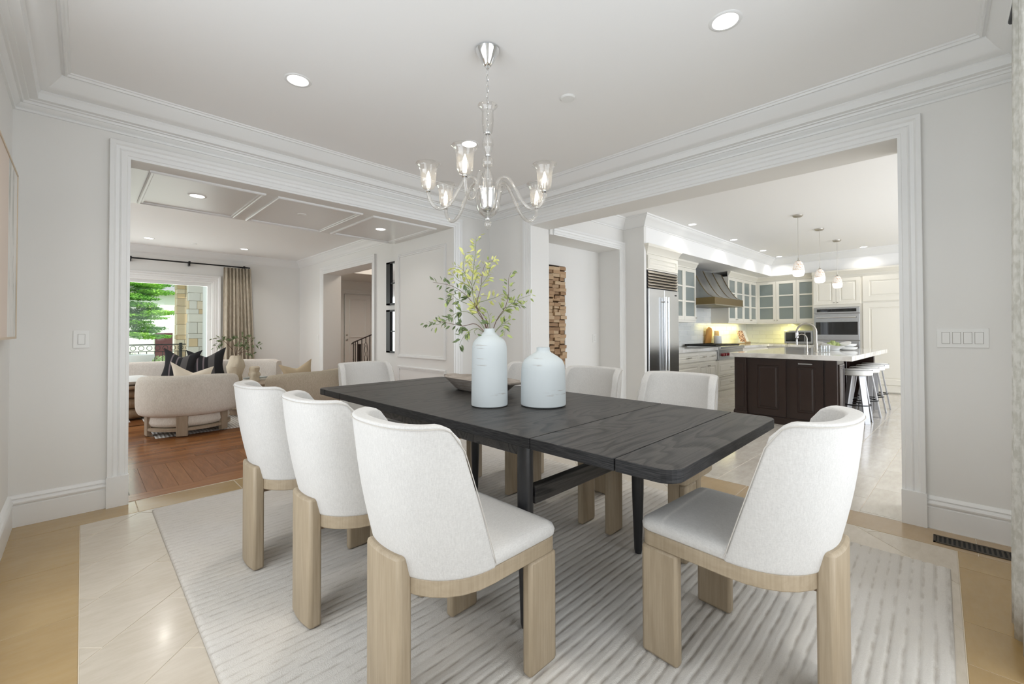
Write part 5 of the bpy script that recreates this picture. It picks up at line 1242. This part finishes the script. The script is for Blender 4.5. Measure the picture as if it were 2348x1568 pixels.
tag(MB().add([(1.2, 13.6, 2.62), (2.6, 13.6, 2.62), (2.6, 14.9, 2.62), (1.2, 14.9, 2.62), (.9, 13.5, 3.1), (2.6, 13.5, 3.6), (2.6, 15, 3.6), (.9, 15, 3.1)], [(0, 3, 2, 1), (4, 5, 6, 7), (0, 1, 5, 4), (1, 2, 6, 5), (2, 3, 7, 6), (3, 0, 4, 7)]).build('porch_roof', 'stucco'), 'pale porch roof edge resting above the tan column', 'roof')
fe = thing('iron_fence', 'dark iron balustrade with scrolls across the terrace', 'fence', (0, 13.5, 0))
MB().box(-4, -.015, .90, 1.95, .015, .925).box(-4, -.01, .74, 1.95, .01, .755).box(-4, -.01, .12, 1.95, .01, .135).build('rail', 'fence_iron', fe)
for i in range(26):
    x = -1.9+i*.15; b = MB(); b.box(x-.007, -.007, .13, x+.007, .007, .74); b.tube([(x+.05+.05*cos(a), 0, .83+.055*sin(a)) for a in [2*pi*k/14 for k in range(14)]], .006, 5, closed=True); b.build('baluster', 'fence_iron', fe)
MB().box(1.72, -.03, 0, 1.78, .03, .95).build('post', 'fence_iron', fe)
tag(MB().lathe([(0, 0), (.16, 0), (.18, .05), (.12, .12), (.20, .3), (.27, .48), (.29, .60), (.33, .66), (.33, .72), (.27, .72), (.24, .6), (0, .5)], 36).build('garden_urn', 'urn_white', None, (.78, 12.0, .02), smooth=40), 'white round garden urn on the terrace outside', 'urn')
def foliage(name, label, cat, blobs, n, m, size, trunk=None, seed=1, flat=.5):
    rr = random.Random(seed); t = thing(name, label, cat, trunk or blobs[0][:3]); O = Vector(t.location)
    b = MB(); vs = []; fs = []
    if name == 'maple_tree': blobs = [(rr.uniform(-.3, 1.55), rr.uniform(17, 18.2), .95+2.1*(k/46)+rr.uniform(-.05, .05), rr.uniform(.35, .75), rr.uniform(.05, .10)) for k in range(47)]+[(1.65, 17.2, 2.45, .5, .09), (1.7, 17.0, 1.82, .5, .08)]+blobs[-2:]
    tot = sum(q[3]*q[4] for q in blobs)
    for (x, y, z, rx, rz) in blobs:
        for i in range(int(n*rx*rz/tot)):
            a = rr.uniform(0, 2*pi); e = rr.uniform(-1, 1); r_ = rr.random()**.4; s_ = math.sqrt(1-e*e)
            P = Vector((x+rx*r_*s_*cos(a), y+rx*.8*r_*s_*sin(a), z+rz*r_*e))-O; sz = size*rr.uniform(.5, 1.2)
            d1 = Vector((rr.gauss(0, 1), rr.gauss(0, 1), rr.gauss(0, flat))).normalized()*sz; d2 = Vector((rr.gauss(0, 1), rr.gauss(0, 1), rr.gauss(0, flat))).normalized()*sz*.45
            k = len(vs); vs += [P-d1*.5, P+d2*.5, P+d1*.5, P-d2*.5]; fs.append((k, k+1, k+2, k+3))
    b.v = [tuple(v_) for v_ in vs]; b.f = fs; o = b.build('foliage', m, t, fix=False); tag(o, kind='stuff')
    return t
tr = foliage('maple_tree', 'bright green spreading maple tree filling the window', 'tree', [(.9, 17.6, 2.75, 1.3, .30), (1.5, 17.3, 2.42, .75, .13), (.9, 17.5, 2.15, 1.1, .22), (1.55, 17.2, 1.88, .7, .11), (.9, 17.8, 1.52, 1.1, .24), (1.2, 17.5, 1.18, .8, .12), (-.6, 18, 2.3, 1.2, .9), (.6, 18.2, 3.5, 1.6, .5)], 120000, 'maple', .085, (.35, 17.8, 0), 3, .35)
MB().tube([(0, 0, 0), (.03, 0, 1.2), (-.05, 0, 2.2), (.2, 0, 3.6)], [.10, .08, .06, .02], 8).tube([(0, 0, 1.4), (.5, -.3, 2.1), (1.0, -.5, 2.5)], [.05, .03, .01], 6).tube([(0, 0, 1.6), (-.5, -.2, 2.3), (-1, -.4, 2.8)], [.05, .03, .01], 6).build('trunk', 'bark', tr, smooth=60)
foliage('garden_shrub', 'low light green shrubs behind the iron fence', 'shrub', [(.9, 15.2, .35, .6, .3), (1.5, 15.1, .3, .5, .28), (.2, 15.3, .45, .6, .3)], 9000, 'bush_green', .07, seed=8, flat=1)
foliage('background_tree', 'pale sunlit trees far behind the maple', 'tree', [(-3, 37, 3.5, 4, 4), (3, 38, 5.0, 5, 4.5), (9, 37, 4, 4, 4), (0, 40, 7, 6, 5)], 12000, 'bush_green', .5, seed=5, flat=1)
hs = thing('neighbour_house', 'pale house with a dark red garage door across the street', 'house', (2.6, 24, 0))
MB().box(-5, 0, 0, 3, 6, 2.9).build('wall', 'stucco', hs); MB().box(-.37, -.05, 0, .22, 0, 1.17).build('garage_door', 'garage_red', hs); MB().add([(-5.3, -.4, 2.9), (3.3, -.4, 2.9), (3.3, 6.4, 2.9), (-5.3, 6.4, 2.9), (-3, 3, 4.6), (1, 3, 4.6)], [(0, 1, 5, 4), (1, 2, 5), (2, 3, 4, 5), (3, 0, 4), (0, 3, 2, 1)]).build('roof', 'roof_grey', hs)
